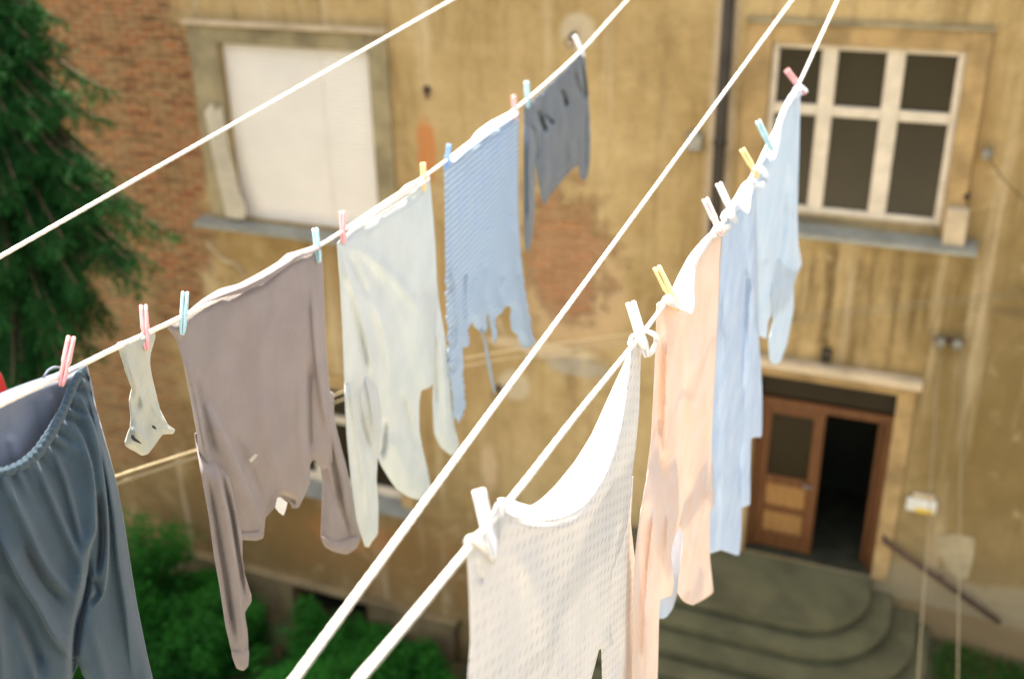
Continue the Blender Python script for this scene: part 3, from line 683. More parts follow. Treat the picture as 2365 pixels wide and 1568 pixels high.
def peg(line, top, bot, col, label, group, flip=0, ln=.088, off=.003):
    P, n = vplane(line); c_ = (top[0] * .35 + bot[0] * .65, top[1] * .35 + bot[1] * .65)
    dp_ = (rope_pt(line, *c_) - CAM).dot(Fv) - off
    a = at_depth(*top, dp_); b = at_depth(*bot, dp_ - .01)
    z = (a - b).normalized(); y = (n - z * n.dot(z)).normalized(); x = y.cross(z)
    mid = b + z * .042
    s = max(.9, min(1.5, (a - b).length / .086))
    mt = Matrix((x, y, z)).transposed().to_4x4(); mt = Matrix.Translation(b + z * .042 * s) @ mt @ Matrix.Rotation(flip, 4, 'Z') @ Matrix.Scale(s, 4)
    o = bpy.data.objects.new('clothes_peg', None); COL.objects.link(o); o.matrix_world = mt; o.empty_display_size = .02
    tag(o, label, 'clothes peg', group)
    for me in (LEG1, LEG2):
        me = me.copy(); me.materials.clear(); me.materials.append(PEG[col]); q = bpy.data.objects.new('peg_leg', me); COL.objects.link(q); q.parent = o
    q = bpy.data.objects.new('spring', SPR); COL.objects.link(q); q.parent = o
    return o
PG = 'plastic clothes pegs on the lines'
for a, b, c, lab, fl in (
    ((153, 834), (141, 892), 'pink', 'pink peg on the dark trousers waistband', .6), ((333, 733), (338, 808), 'pink', 'pink peg holding the white sock', .5), ((427, 684), (421, 773), 'teal', 'pale teal peg at the left shoulder of the brown shirt', .5),
    ((728, 529), (737, 607), 'teal', 'pale teal peg at the right end of the brown shirt', 0), ((791, 500), (793, 562), 'pink', 'pink peg at the left corner of the pale grey shirt', 0), ((977, 378), (980, 442), 'yellow', 'yellow peg at the right corner of the pale grey shirt', 0),
    ((1037, 337), (1031, 392), 'blue', 'blue peg at the left corner of the blue sweater', 0), ((1186, 222), (1191, 278), 'pink', 'pink peg at the right corner of the blue sweater', 0), ((1216, 190), (1219, 250), 'teal', 'pale teal peg at the left corner of the dark grey garment', 0),
    ((1327, 84), (1349, 132), 'white', 'white peg at the far corner of the dark grey garment', 0)):
    peg(LINE_B, a, b, c, lab, PG, fl)
for a, b, c, lab, fl in (
    ((1106, 1133), (1143, 1292), 'white', 'largest white peg, at the near corner of the white top', 0), ((1457, 700), (1495, 825), 'white', 'white peg at the far corner of the white top', 0), ((1517, 618), (1566, 716), 'yellow', 'yellow peg at the near corner of the peach shirt', 0),
    ((1629, 461), (1668, 545), 'blush', 'pale blush peg where the peach shirt ends', 0), ((1660, 425), (1697, 506), 'white', 'whitish peg at the near corner of the blue garment', 0), ((1714, 346), (1753, 412), 'yellow', 'yellow peg at the far corner of the blue garment', 0),
    ((1751, 281), (1784, 350), 'teal', 'pale teal peg at the near corner of the light blue shirt', 0), ((1817, 163), (1860, 218), 'pink', 'pink peg at the far corner of the light blue shirt', 0)):
    peg(LINE_D, a, b, c, lab, PG, fl, off=.015)

# ------------------------------------------------------------------ garments
def spline_closed(pts, step=7.0, sharp=.5):
    """rounded closed outline through the points"""
    n = len(pts); P = np.array(pts, float); out = []
    for i in range(n):
        a, b, c, d = P[(i - 1) % n], P[i], P[(i + 1) % n], P[(i + 2) % n]
        k = max(1, int(np.linalg.norm(c - b) / step)); tb = (c - a) * sharp * .5; tc = (d - b) * sharp * .5
        L1 = np.linalg.norm(c - b); 
        for T in (tb, tc):
            m_ = np.linalg.norm(T)
            if m_ > L1 * .6: T *= L1 * .6 / m_
        for j in range(k):
            t = j / k; h00 = 2 * t**3 - 3 * t**2 + 1; h10 = t**3 - 2 * t**2 + t; h01 = -2 * t**3 + 3 * t**2; h11 = t**3 - t**2
            out.append(h00 * b + h10 * tb + h01 * c + h11 * tc)
    return np.array(out)
def seg_dist(Q, A, closed=True):
    """distance of every point in Q to the polyline A, and the parameter along it"""
    A = np.array(A, float); Bn = np.roll(A, -1, 0) if closed else A[1:]; A0 = A if closed else A[:-1]
    best = np.full(len(Q), 1e9); par = np.zeros(len(Q)); L_ = np.linalg.norm(Bn - A0, axis=1); cum = np.concatenate([[0], np.cumsum(L_)]); tot = cum[-1]
    for i, (a, b) in enumerate(zip(A0, Bn)):
        ab = b - a; t = np.clip(((Q - a) @ ab) / (ab @ ab + 1e-9), 0, 1); d = np.linalg.norm(Q - (a + t[:, None] * ab), axis=1)
        m = d < best; best[m] = d[m]; par[m] = (cum[i] + t[m] * L_[i]) / tot
    return best, par
def seg_side(Q, A):
    A = np.array(A, float); best = np.full(len(Q), 1e9); sd = np.ones(len(Q))
    for a, b in zip(A[:-1], A[1:]):
        ab = b - a; t = np.clip(((Q - a) @ ab) / (ab @ ab + 1e-9), 0, 1); d = np.linalg.norm(Q - (a + t[:, None] * ab), axis=1)
        m = d < best; best[m] = d[m]; cr = ab[0] * (Q[:, 1] - a[1]) - ab[1] * (Q[:, 0] - a[0]); sd[m] = np.sign(cr[m])
    return sd
def inside(Q, P):
    c = np.zeros(len(Q), bool); n = len(P); j = n - 1
    for i in range(n):
        xi, yi = P[i]; xj, yj = P[j]
        m = ((yi > Q[:, 1]) != (yj > Q[:, 1])) & (Q[:, 0] < (xj - xi) * (Q[:, 1] - yi) / (yj - yi + 1e-12) + xi); c ^= m; j = i
    return c
def smooth2(pts, step=6.0):
    c = catmull([(float(x), float(y), 0.0) for x, y in pts], step); return np.array([(q.x, q.y) for q in c])
def panel(name, outline, line, mat, parent, folds=(), off=0.0, drape=.006, dk=(16, 1.6), edge=(.005, 9), tilt=None, step=7, thick=.0022, seed=0, frayed=0, sharp=.5, plane=None, gath=None, dfn=None, emerge=None):
    ol = spline_closed(outline, step, sharp)
    if frayed:
        for i in range(len(ol)): ol[i] += frayed * min(1, max(0, (ol[i][1] - 560) / 120)) * np.array([noise.noise(Vector((ol[i][0] * .07, ol[i][1] * .07, seed))), noise.noise(Vector((ol[i][0] * .07, ol[i][1] * .07, seed + 9)))])
    folds = [(smooth2(fd[0]), *fd[1:]) for fd in folds]
    x0, y0 = ol.min(0); x1, y1 = ol.max(0)
    G = []; r = 0; y = y0 + step * .4
    while y < y1:
        x = x0 + (step * .5 if r % 2 else 0)
        while x < x1: G.append((x, y)); x += step
        y += step * .87; r += 1
    G = np.array(G); G = G[inside(G, ol)]; dd, _ = seg_dist(G, ol); G = G[dd > step * .45]
    tg = np.roll(ol, -1, 0) - np.roll(ol, 1, 0); tg /= np.linalg.norm(tg, axis=1)[:, None] + 1e-9; nr = np.stack([-tg[:, 1], tg[:, 0]], 1)
    if not inside(ol[:1] + nr[:1] * .8, ol)[0] and not inside(ol[5:6] + nr[5:6] * .8, ol)[0]: nr = -nr
    rg = []
    for k_, w_ in enumerate((step * .38, step * .95)):
        q_ = ol + nr * w_; q_ = q_[inside(q_, ol)]; q_ = q_[seg_dist(q_, ol)[0] > w_ * .93]; rg.append(q_)
    G = G[seg_dist(G, ol)[0] > step * 1.5]
    rails = []
    for fd in folds:   # rows of vertices that run along each fold, so that it shades cleanly
        A = fd[0]; tg = np.gradient(A, axis=0); tg /= np.linalg.norm(tg, axis=1)[:, None] + 1e-9; nn2 = np.stack([-tg[:, 1], tg[:, 0]], 1); w_ = fd[1]
        offs = (-6, -3.2, -1.2, 0, w_ * .3, w_ * .65, w_ * 1.05, w_ * 1.5) if len(fd) > 4 else (-1.5 * w_, -.95 * w_, -.5 * w_, 0, .5 * w_, .95 * w_, 1.5 * w_)
        sg = (fd[4] if len(fd) > 4 else 1)
        for o_ in offs:
            q_ = A + nn2 * (o_ * sg); q_ = q_[inside(q_, ol)]
            if len(q_): q_ = q_[seg_dist(q_, ol)[0] > step * 1.4]
            if len(q_) and len(rails):
                R_ = np.concatenate(rails); q_ = q_[np.min(np.linalg.norm(q_[:, None] - R_[None], axis=2), axis=1) > 1.1 if len(fd) > 4 else np.min(np.linalg.norm(q_[:, None] - R_[None], axis=2), axis=1) > 2.0]
            if len(q_): rails.append(q_)
    if rails and len(G):
        R_ = np.concatenate(rails); G = G[np.min(np.linalg.norm(G[:, None] - R_[None], axis=2), axis=1) > step * .6]
    G = np.concatenate([*rg, *rails, G])
    pts = [Vector((float(a), float(b))) for a, b in ol] + [Vector((float(a), float(b))) for a, b in G]
    n = len(ol); vo, _, fo, *_r = delaunay_2d_cdt(pts, [(i, (i + 1) % n) for i in range(n)], [], 1, 1e-4)
    Q = np.array([(v.x, v.y) for v in vo])
    P, nn = vplane(line) if plane is None else plane
    if tilt is not None:   # the cloth lies folded over the line: a plane through the line, leaning
        a_, b_, ang = tilt; ra, rb = rope_pt(line, *a_), rope_pt(line, *b_); ax = (rb - ra).normalized(); n0 = vplane(line)[1]
        nn = (n0 - ax * n0.dot(ax)).normalized(); up = nn.cross(ax); up = up if up.z > 0 else -up
        nn = (nn * math.cos(ang) + up * math.sin(ang)).normalized(); P = ra
    d = np.full(len(Q), float(off))
    de, _ = seg_dist(Q, ol); d -= edge[0] * np.exp(-(de / edge[1]) ** 2)
    for fd in folds:
        pl, wdt, amp = fd[:3]; D_, pr = seg_dist(Q, pl, False); tp = np.clip(np.minimum(pr, 1 - pr) * 5 + (.0 if len(fd) < 4 else fd[3]), 0, 1)
        if len(fd) > 4:   # a lapped fold: full height on one side of the line, sharp drop on the other
            on = seg_side(Q, pl) * fd[4] > 0; d += amp * tp * np.where(on, np.exp(-(D_ / wdt) ** 2), np.exp(-(D_ / 3.2) ** 2))
        else: d += amp * np.exp(-(D_ / wdt) ** 2) * tp
    s_ax = line[1]
    base = [on_plane(q[0], q[1], P, nn) for q in Q]
    vs, uv = [], []
    for i, q in enumerate(Q):
        b = base[i]; s = (b - P).dot(s_ax); z = b.z
        dz = d[i] + drape * (noise.noise(Vector((s * dk[0], z * dk[1], seed * 3.7))) + .45 * noise.noise(Vector((s * dk[0] * 2.3, z * dk[1] * 2.4, seed * 5.1 + 4))))
        if gath:
            D1, pr1 = seg_dist(q[None, :], gath[0], False); D1 = D1[0]; dz += gath[1] * math.sin(pr1[0] * gath[2]+ 2*noise.noise(Vector((pr1[0]*9,0,0)))) * math.exp(-(D1 / gath[3]) ** 2) * min(1, D1 / 8)
        if emerge: k = min(1, max(0, (q[1] - emerge[0]) / (emerge[1] - emerge[0]))); dz -= emerge[2] * (1 - k * k * (3 - 2 * k))
        if dfn: dz += dfn(q[0], q[1])
        vs.append(on_plane(q[0], q[1], P + nn * float(dz), nn)); uv.append((s, z - CAMH))
    me = bpy.data.meshes.new(name); me.from_pydata([tuple(v) for v in vs], [], [tuple(f) for f in fo if len(f) == 3])
    ul = me.uv_layers.new(name='uv'); ul.data.foreach_set('uv', [c for l in me.loops for c in uv[l.vertex_index]])
    me.update()
    if len(me.polygons) and sum(p.normal.dot(nn) for p in me.polygons) < 0: me.flip_normals()
    o = link(name, me, mat, parent)
    md = o.modifiers.new('thickness', 'SOLIDIFY'); md.thickness = thick; md.offset = -1
    return o
def knot(name, line, pts, rad, mat, parent, off=.01):
    P, n = vplane(line); m = MB(); c = catmull([on_plane(x, y, P + n * (off + (o if False else 0)), n) for x, y in pts], .006)
    k = len(c); rr = [rad * (.55 + .45 * math.sin(math.pi * min(1, max(0, (i + 1.5) / (k + 2))))) * (1 + .18 * noise.noise(Vector((i * .5, rad * 900, 0)))) for i in range(k)]
    m.tube(c, rr, 10); o = m.build(name, mat, parent, True)
    if not o.data.uv_layers: o.data.uv_layers.new(name='uv')
    return o
def garment(name, line, px, label, cat):
    o = empty(name, rope_pt(line, *px)); tag(o, label, cat); return o
C = dict(
    pants=cloth('blue_grey_jersey', (.050, .078, .100), .06, col2=(.040, .063, .082)), pants_in=cloth('inside_of_jersey', (.20, .22, .27), .15),  # lighter inside of the jersey, colour raised further to offset its shadow
    sock=cloth('sock_knit', (.50, .49, .40), .25, col2=(.40, .41, .36)), print=cloth('dark_print', (.02, .02, .02), .05),
    brown=cloth('taupe_jersey', (.275, .235, .218), .2, col2=(.245, .208, .192)), tagm=cloth('white_label', (.85, .85, .82), .4),
    pale=cloth('pale_grey_jersey', (.56, .59, .57), .28, col2=(.51, .55, .53)), blue=cloth('blue_rib_knit', (.43, .53, .65), .3, kind='rib', col2=(.46, .55, .64)),
    grey=cloth('charcoal_knit', (.155, .170, .185), .1, col2=(.125, .14, .155)), tank=cloth('white_eyelet_cotton', (.74, .70, .66), .28, kind='eyelet', col2=(.68, .66, .63)),
    tank_in=cloth('white_cotton', (.86, .84, .80), .5), peach=cloth('peach_cotton', (.82, .70, .62), .28, col2=(.82, .62, .50), tl=(.95, .72, .56)), peach_sunlit=cloth('sunlit_peach_hem', (.90, .86, .81), .4),  # hem copy of the peach cloth, sunlight put into its colour
    sky=cloth('blue_cotton', (.50, .59, .72), .28, col2=(.60, .68, .78)), sky_sunlit=cloth('sunlit_blue_hem', (.84, .88, .92), .4), ice=cloth('light_blue_cotton', (.58, .68, .77), .28, col2=(.66, .73, .80)),  # pale hem copy of the blue carries blown-out sunlight in its colour
)
# --- trousers
g = garment('trousers', LINE_B, (150, 862), 'blue-grey jersey trousers sagging open from a pink peg, nearest on the left line', 'trousers')
panel('back_panel', [(-185, 1002), (-90, 958), (0, 908), (60, 884), (125, 862), (165, 846), (200, 842), (215, 900), (232, 1000), (240, 1150), (0, 1260), (-200, 1220)], LINE_B, C['pants_in'], g,
      [([(112, 905), (130, 1000)], 9, .004), ([(75, 920), (100, 1020)], 10, -.005), ([(20, 1000), (50, 1090)], 12, .006)], off=-.022, drape=.006, dk=(22, 2), edge=(.02, 14), seed=2)
waist = [(200, 845), (185, 855), (168, 885), (152, 925), (133, 962), (110, 1000), (85, 1035), (55, 1062), (18, 1079), (-20, 1086), (-80, 1080), (-130, 1050), (-175, 1003)]
pf = [([(-10, 1225), (40, 1330), (83, 1398), (120, 1465), (172, 1532)], 22, .018, 0, -1), ([(12, 1100), (30, 1150), (60, 1212), (95, 1290), (133, 1345), (187, 1392)], 11, .013), ([(84, 1082), (108, 1130), (133, 1188), (160, 1250), (187, 1308)], 9, .012),
      ([(120, 1040), (150, 1110), (172, 1190), (190, 1262)], 8, .010), ([(160, 960), (192, 1020), (213, 1095), (220, 1212), (204, 1268), (198, 1330), (180, 1440)], 26, .020, 0, 1), ([(178, 900), (215, 985), (235, 1078), (248, 1212), (242, 1352), (212, 1408)], 20, .016, 0, 1),
      ([(196, 880), (228, 1010), (246, 1100), (262, 1200), (272, 1300), (290, 1420), (305, 1568)], 16, .012, 0, -1), ([(203, 1262), (199, 1345), (178, 1445), (170, 1530), (178, 1620)], 9, -.024), ([(215, 1330), (225, 1370), (200, 1400)], 9, -.012),
      ([(-10, 1330), (50, 1440), (100, 1568)], 18, -.018), ([(228, 1130), (233, 1240), (224, 1330)], 7, -.014), ([(50, 1250), (100, 1340), (150, 1400)], 9, -.010), ([(20, 1400), (60, 1500), (90, 1620)], 12, .012),
      ([(200, 1440), (225, 1500), (250, 1600)], 12, .006), ([(-80, 1150), (-40, 1300), (-10, 1450), (10, 1620)], 14, .014)]
panel('body', waist + [(-200, 1010), (-235, 1200), (-300, 1640), (120, 1640), (155, 1600), (172, 1552), (179, 1532), (190, 1552), (215, 1600), (235, 1640), (362, 1640), (338, 1500), (318, 1400), (300, 1290), (288, 1210), (272, 1125), (250, 1040), (226, 955), (210, 895)],
      LINE_B, C['pants'], g, pf, off=.012, drape=.006, dk=(12, 1.3), edge=(.010, 10), seed=1, gath=(waist, .006, 95, 60))
wb = [(198, 846), (180, 858), (162, 888), (147, 928), (128, 964), (105, 1001), (81, 1034), (52, 1060), (17, 1076), (-20, 1083), (-80, 1077), (-130, 1047)]
wb2 = [(-138, 1062), (-84, 1098), (-20, 1105), (24, 1099), (63, 1081), (98, 1053), (124, 1014), (147, 974), (164, 932), (181, 890), (196, 864)]
panel('waistband', wb + wb2, LINE_B, C['pants'], g, [], off=.020, drape=.002, edge=(.005, 6), seed=3, step=4, gath=(wb, .0011, 190, 30), thick=.004)
knot('drawstring', LINE_B, [(100, 872), (112, 855), (128, 848), (142, 850)], .0022, C['pants_in'], g, .0)
# --- sock
g = garment('sock', LINE_B, (335, 770), 'single off-white ankle sock with a dark curved tick, held by a pink peg', 'sock')
sk = panel('body', [(272, 793), (282, 788), (312, 777), (345, 762), (358, 764), (359, 780), (349, 815), (347, 840), (352, 872), (360, 905), (370, 945), (388, 980), (404, 992), (400, 1002), (376, 1004), (358, 1028), (342, 1048), (328, 1052), (314, 1044), (294, 1032), (291, 1022), (300, 990), (304, 965), (301, 925), (304, 900), (292, 865), (283, 828)],
      LINE_B, C['sock'], g, [([(287, 815), (305, 870), (330, 930), (352, 985)], 7, .006), ([(325, 840), (322, 900), (316, 960)], 6, -.006), ([(345, 880), (350, 930), (380, 985)], 6, .005), ([(300, 985), (325, 1005), (350, 1030)], 8, .004)], off=.006, drape=.004, dk=(40, 10), edge=(.007, 8), step=5, thick=.003, seed=5)
panel('tick_mark', [(304, 1004), (309, 1004), (312, 1010), (328, 1025), (310, 1018), (304, 1012)], LINE_B, C['print'], g, off=.0135, drape=.0, edge=(.0, 5), step=3, thick=.0012)
panel('tick_mark', [(352, 982), (358, 984), (362, 992), (354, 988)], LINE_B, C['print'], g, off=.0145, drape=0, edge=(0, 5), step=3, thick=.0012)
# --- brown shirt
g = garment('long_sleeved_shirt', LINE_B, (580, 650), 'taupe brown long-sleeved shirt hanging upside down between two teal pegs', 'shirt')
panel('sleeve', [(700, 900), (768, 905), (772, 960), (780, 1000), (802, 1085), (822, 1180), (832, 1245), (822, 1266), (800, 1279), (775, 1274), (752, 1262), (743, 1240), (745, 1180), (746, 1110), (738, 1060), (715, 1010)], LINE_B, C['brown'], g,
      [([(745, 900), (765, 1000), (790, 1110), (800, 1200)], 8, .012), ([(757, 1000), (778, 1120), (800, 1210), (815, 1262)], 6, -.010), ([(725, 960), (745, 1070), (775, 1160)], 8, -.008)], off=-.006, drape=.005, dk=(18, 2), edge=(.010, 9), seed=8)
panel('body', [(386, 754), (412, 738), (440, 718), (520, 684), (600, 652), (660, 606), (700, 588), (740, 568), (746, 620), (752, 760), (757, 850), (768, 950), (782, 1020), (772, 1060), (748, 1085), (725, 1060), (716, 1075), (716, 1115), (702, 1148), (690, 1172), (676, 1173), (672, 1160), (660, 1150), (644, 1148), (632, 1175), (614, 1194), (612, 1212), (608, 1242), (594, 1247), (560, 1245), (520, 1200), (465, 1090), (456, 1012), (432, 882), (412, 790)],
      LINE_B, C['brown'], g, [([(404, 770), (425, 830), (447, 906), (466, 1010), (490, 1110)], 9, .011), ([(445, 860), (470, 960), (500, 1060)], 9, -.008), ([(480, 930), (520, 1010), (567, 1120), (612, 1222)], 30, .018, 0, 1), ([(540, 1000), (575, 1080), (612, 1170)], 10, -.007),
      ([(720, 640), (728, 790), (747, 940), (772, 1030)], 7, .012), ([(712, 820), (711, 940), (715, 1060)], 9, -.013), ([(690, 860), (695, 1000), (706, 1120)], 9, .007), ([(600, 900), (615, 1000), (640, 1110)], 26, .008), ([(640, 1140), (668, 1150), (690, 1168)], 7, -.010)], off=.004, drape=.009, dk=(7, 1.0), edge=(.010, 11), seed=6)
panel('sleeve', [(452, 1000), (500, 1010), (528, 1090), (548, 1180), (560, 1240), (560, 1300), (570, 1340), (580, 1372), (581, 1388), (566, 1415), (572, 1460), (574, 1505), (573, 1535), (562, 1547), (548, 1541), (536, 1502), (522, 1440), (510, 1360), (496, 1280), (484, 1190), (462, 1070)], LINE_B, C['brown'], g,
      [([(474, 1080), (497, 1200), (522, 1340), (545, 1490)], 5, -.013), ([(512, 1090), (535, 1190), (552, 1300), (566, 1390)], 5, -.012), ([(484, 1030), (516, 1150), (540, 1278), (556, 1420), (562, 1530)], 14, .014, 0, 1), ([(505, 1050), (535, 1150), (560, 1290), (574, 1375)], 8, .006), ([(492, 1200), (515, 1330), (535, 1450)], 4, -.006)], off=.018, drape=.004, dk=(22, 1.3), edge=(.004, 7), seed=7, step=6, emerge=(1000, 1110, .040))
panel('cuff', [(537, 1506), (574, 1500), (573, 1537), (562, 1548), (548, 1543)], LINE_B, C['brown'], g, off=.024, drape=.002, edge=(.006, 6), step=4, seed=44)
panel('cuff', [(743, 1238), (780, 1250), (831, 1236), (832, 1248), (822, 1267), (800, 1280), (775, 1275), (752, 1263)], LINE_B, C['brown'], g, off=.003, drape=.002, edge=(.006, 6), step=4, seed=45)
panel('hem_band', [(556, 1232), (608, 1228), (608, 1242), (594, 1248), (560, 1246)], LINE_B, C['brown'], g, off=.012, drape=.003, edge=(.005, 5), step=4, seed=46)
T = ((440, 722), (735, 565))
panel('folded_hem', [(436, 717), (467, 691), (507, 667), (550, 655), (600, 629), (640, 605), (662, 586), (683, 580), (717, 569), (738, 560), (742, 574), (705, 590), (668, 612), (620, 648), (560, 676), (500, 690), (465, 706), (442, 722)], LINE_B, C['brown'], g, [([(470, 700), (560, 664), (640, 622), (700, 582)], 6, .006)], tilt=(*T, .95), off=.006, drape=.003, edge=(.004, 6), step=5, seed=9)
panel('care_label', [(641, 1150), (647, 1147), (664, 1160), (660, 1178), (655, 1190), (646, 1184), (636, 1172)], LINE_B, C['tagm'], g, off=.016, drape=.001, edge=(0, 4), step=4, thick=.0012, sharp=.1)
panel('chest_print', [(575, 1062), (583, 1054), (590, 1048), (596, 1050), (590, 1058), (580, 1068)], LINE_B, C['sock'], g, off=.017, drape=0, edge=(0, 4), step=4, thick=.0012)
# --- pale shirt
g = garment('long_sleeved_shirt', LINE_B, (890, 470), 'pale grey thin long-sleeved shirt hanging between the brown shirt and the blue sweater', 'shirt')
panel('sleeve', [(960, 640), (1006, 640), (1014, 700), (1028, 780), (1036, 850), (1042, 930), (1050, 985), (1060, 1030), (1045, 1052), (1020, 1034), (1004, 1000), (1001, 940), (1001, 890), (985, 800)], LINE_B, C['pale'], g,
      [([(998, 730), (1004, 860), (1006, 960)], 5, -.010), ([(1012, 740), (1024, 860), (1034, 1000)], 7, .008)], off=-.010, drape=.005, dk=(14, 1.6), edge=(.008, 9), seed=12)
panel('sleeve', [(800, 800), (850, 800), (872, 900), (880, 960), (874, 1040), (870, 1110), (874, 1165), (873, 1232), (860, 1250), (852, 1264), (844, 1262), (824, 1200), (812, 1110), (802, 1010), (797, 900)], LINE_B, C['pale'], g,
      [([(805, 830), (820, 960), (838, 1090), (850, 1200)], 8, .012), ([(812, 850), (830, 950), (846, 1010), (868, 1060)], 6, -.011), ([(840, 850), (858, 930), (866, 1010)], 6, .010), ([(850, 1060), (862, 1150), (862, 1230)], 7, -.006)], off=.012, drape=.005, dk=(14, 1.6), edge=(.004, 9), seed=11, emerge=(800, 930, .034))
panel('body', [(780, 562), (800, 545), (840, 520), (900, 480), (950, 448), (990, 412), (998, 470), (1006, 570), (1010, 690), (1006, 780), (1003, 860), (1001, 888), (985, 898), (974, 902), (969, 930), (969, 990), (976, 1035), (988, 1085), (994, 1125), (982, 1156), (945, 1148), (918, 1130), (896, 1100), (880, 1072), (870, 1045), (845, 1010), (812, 950), (797, 880), (792, 760), (786, 650)],
      LINE_B, C['pale'], g, [([(800, 556), (850, 590), (915, 650), (985, 740)], 13, .010), ([(808, 590), (830, 640), (849, 690)], 6, -.011), ([(790, 580), (815, 680), (845, 780), (868, 890)], 9, .013), ([(800, 640), (830, 760), (850, 860)], 7, -.010), ([(850, 670), (885, 760), (900, 850), (902, 950)], 11, .010),
      ([(830, 590), (880, 660), (930, 780), (955, 900)], 14, -.006), ([(925, 900), (942, 965), (962, 1040)], 6, -.011), ([(905, 1000), (925, 1060), (950, 1120)], 14, .010), ([(965, 700), (966, 800), (968, 890)], 10, .006), ([(890, 960), (885, 1020), (880, 1060)], 7, -.012), ([(978, 1040), (984, 1100), (985, 1150)], 5, -.010)], off=.003, drape=.009, dk=(7, .8), edge=(.009, 11), seed=10)
panel('folded_hem', [(786, 556), (806, 533), (822, 514), (870, 478), (918, 447), (936, 428), (975, 410), (990, 402), (994, 414), (962, 436), (905, 472), (852, 507), (816, 537), (792, 560)], LINE_B, C['tank_in'], g, tilt=((790, 555), (990, 405), .95), off=.006, drape=.005, edge=(.004, 6), step=5, seed=13)  # white cloth paints the blown-out sunlight on this fold
# --- blue sweater
g = garment('knitted_sweater', LINE_B, (1110, 315), 'light blue ribbed knit sweater with a frayed lower edge, between blue and pink pegs', 'sweater')
panel('body', [(1026, 362), (1050, 362), (1100, 330), (1150, 295), (1197, 262), (1197, 330), (1197, 420), (1198, 510), (1203, 590), (1210, 650), (1216, 690), (1224, 735), (1230, 772), (1236, 794), (1222, 804), (1204, 800), (1198, 782), (1185, 765), (1180, 735), (1182, 712), (1176, 706), (1166, 712), (1160, 722), (1150, 728), (1145, 740), (1148, 760), (1146, 785), (1141, 792), (1137, 770), (1132, 735), (1126, 720), (1124, 745), (1122, 765), (1112, 770), (1100, 762), (1090, 745), (1082, 762), (1081, 800), (1068, 803), (1070, 850), (1072, 900), (1076, 930), (1070, 960), (1058, 980), (1050, 960), (1043, 900), (1036, 820), (1032, 720), (1030, 600), (1028, 450)],
      LINE_B, C['blue'], g, [([(1048, 600), (1058, 700), (1062, 800), (1060, 900)], 8, .014), ([(1075, 600), (1068, 680), (1074, 770)], 8, -.016), ([(1100, 640), (1095, 700), (1105, 750)], 8, .008), ([(1189, 520), (1192, 600), (1198, 660)], 6, -.013), ([(1125, 590), (1115, 660), (1122, 720)], 8, -.010), ([(1165, 620), (1150, 660), (1160, 705)], 8, -.010), ([(1205, 680), (1210, 740), (1215, 795)], 8, .010), ([(1080, 380), (1110, 480), (1130, 580)], 24, .008)],
      off=.003, drape=.008, dk=(8, 1.2), edge=(.008, 9), seed=14, frayed=6, step=6)
knot('drawstring', LINE_B, [(1112, 762), (1120, 790), (1128, 835), (1136, 875), (1143, 908)], .0065, C['blue'], g, .004)
panel('folded_hem', [(1040, 368), (1052, 356), (1076, 338), (1100, 306), (1132, 282), (1180, 258), (1194, 252), (1198, 264), (1165, 286), (1120, 318), (1078, 350), (1048, 376)], LINE_B, C['sky_sunlit'], g, tilt=((1040, 365), (1195, 252), .95), off=.006, drape=.005, edge=(.004, 6), step=5, seed=15)
# --- dark grey garment
g = garment('charcoal_pullover', LINE_B, (1280, 180), 'charcoal grey top with two thin sleeves, hanging last on the left line', 'shirt')
panel('sleeve', [(1211, 250), (1228, 262), (1238, 330), (1236, 400), (1234, 480), (1230, 545), (1221, 582), (1214, 575), (1210, 500), (1210, 380)], LINE_B, C['grey'], g, [([(1222, 300), (1222, 540)], 5, .010)], off=.010, drape=.004, edge=(.004, 7), seed=17, step=6, emerge=(250, 330, .02))
panel('body', [(1211, 245), (1240, 222), (1290, 175), (1340, 125), (1350, 122), (1355, 180), (1360, 240), (1364, 310), (1362, 380), (1356, 412), (1346, 418), (1340, 405), (1336, 382), (1318, 395), (1290, 428), (1268, 455), (1258, 473), (1252, 462), (1244, 420), (1236, 372), (1226, 320), (1214, 290)],
      LINE_B, C['grey'], g, [([(1238, 250), (1250, 280), (1262, 308)], 5, -.022), ([(1250, 262), (1266, 274), (1278, 288)], 4, -.016), ([(1294, 205), (1302, 222), (1308, 248)], 4, -.024), ([(1340, 140), (1348, 180), (1354, 235)], 5, -.020), ([(1326, 160), (1336, 200), (1352, 238)], 4, -.016), ([(1226, 290), (1230, 330), (1234, 370)], 6, -.022), ([(1352, 240), (1352, 330), (1348, 410)], 6, -.014), ([(1280, 260), (1270, 340), (1258, 440)], 12, .010), ([(1300, 270), (1310, 330), (1320, 380)], 9, .006)],
      off=.003, drape=.008, dk=(9, 1.6), edge=(.008, 8), seed=16, step=6)
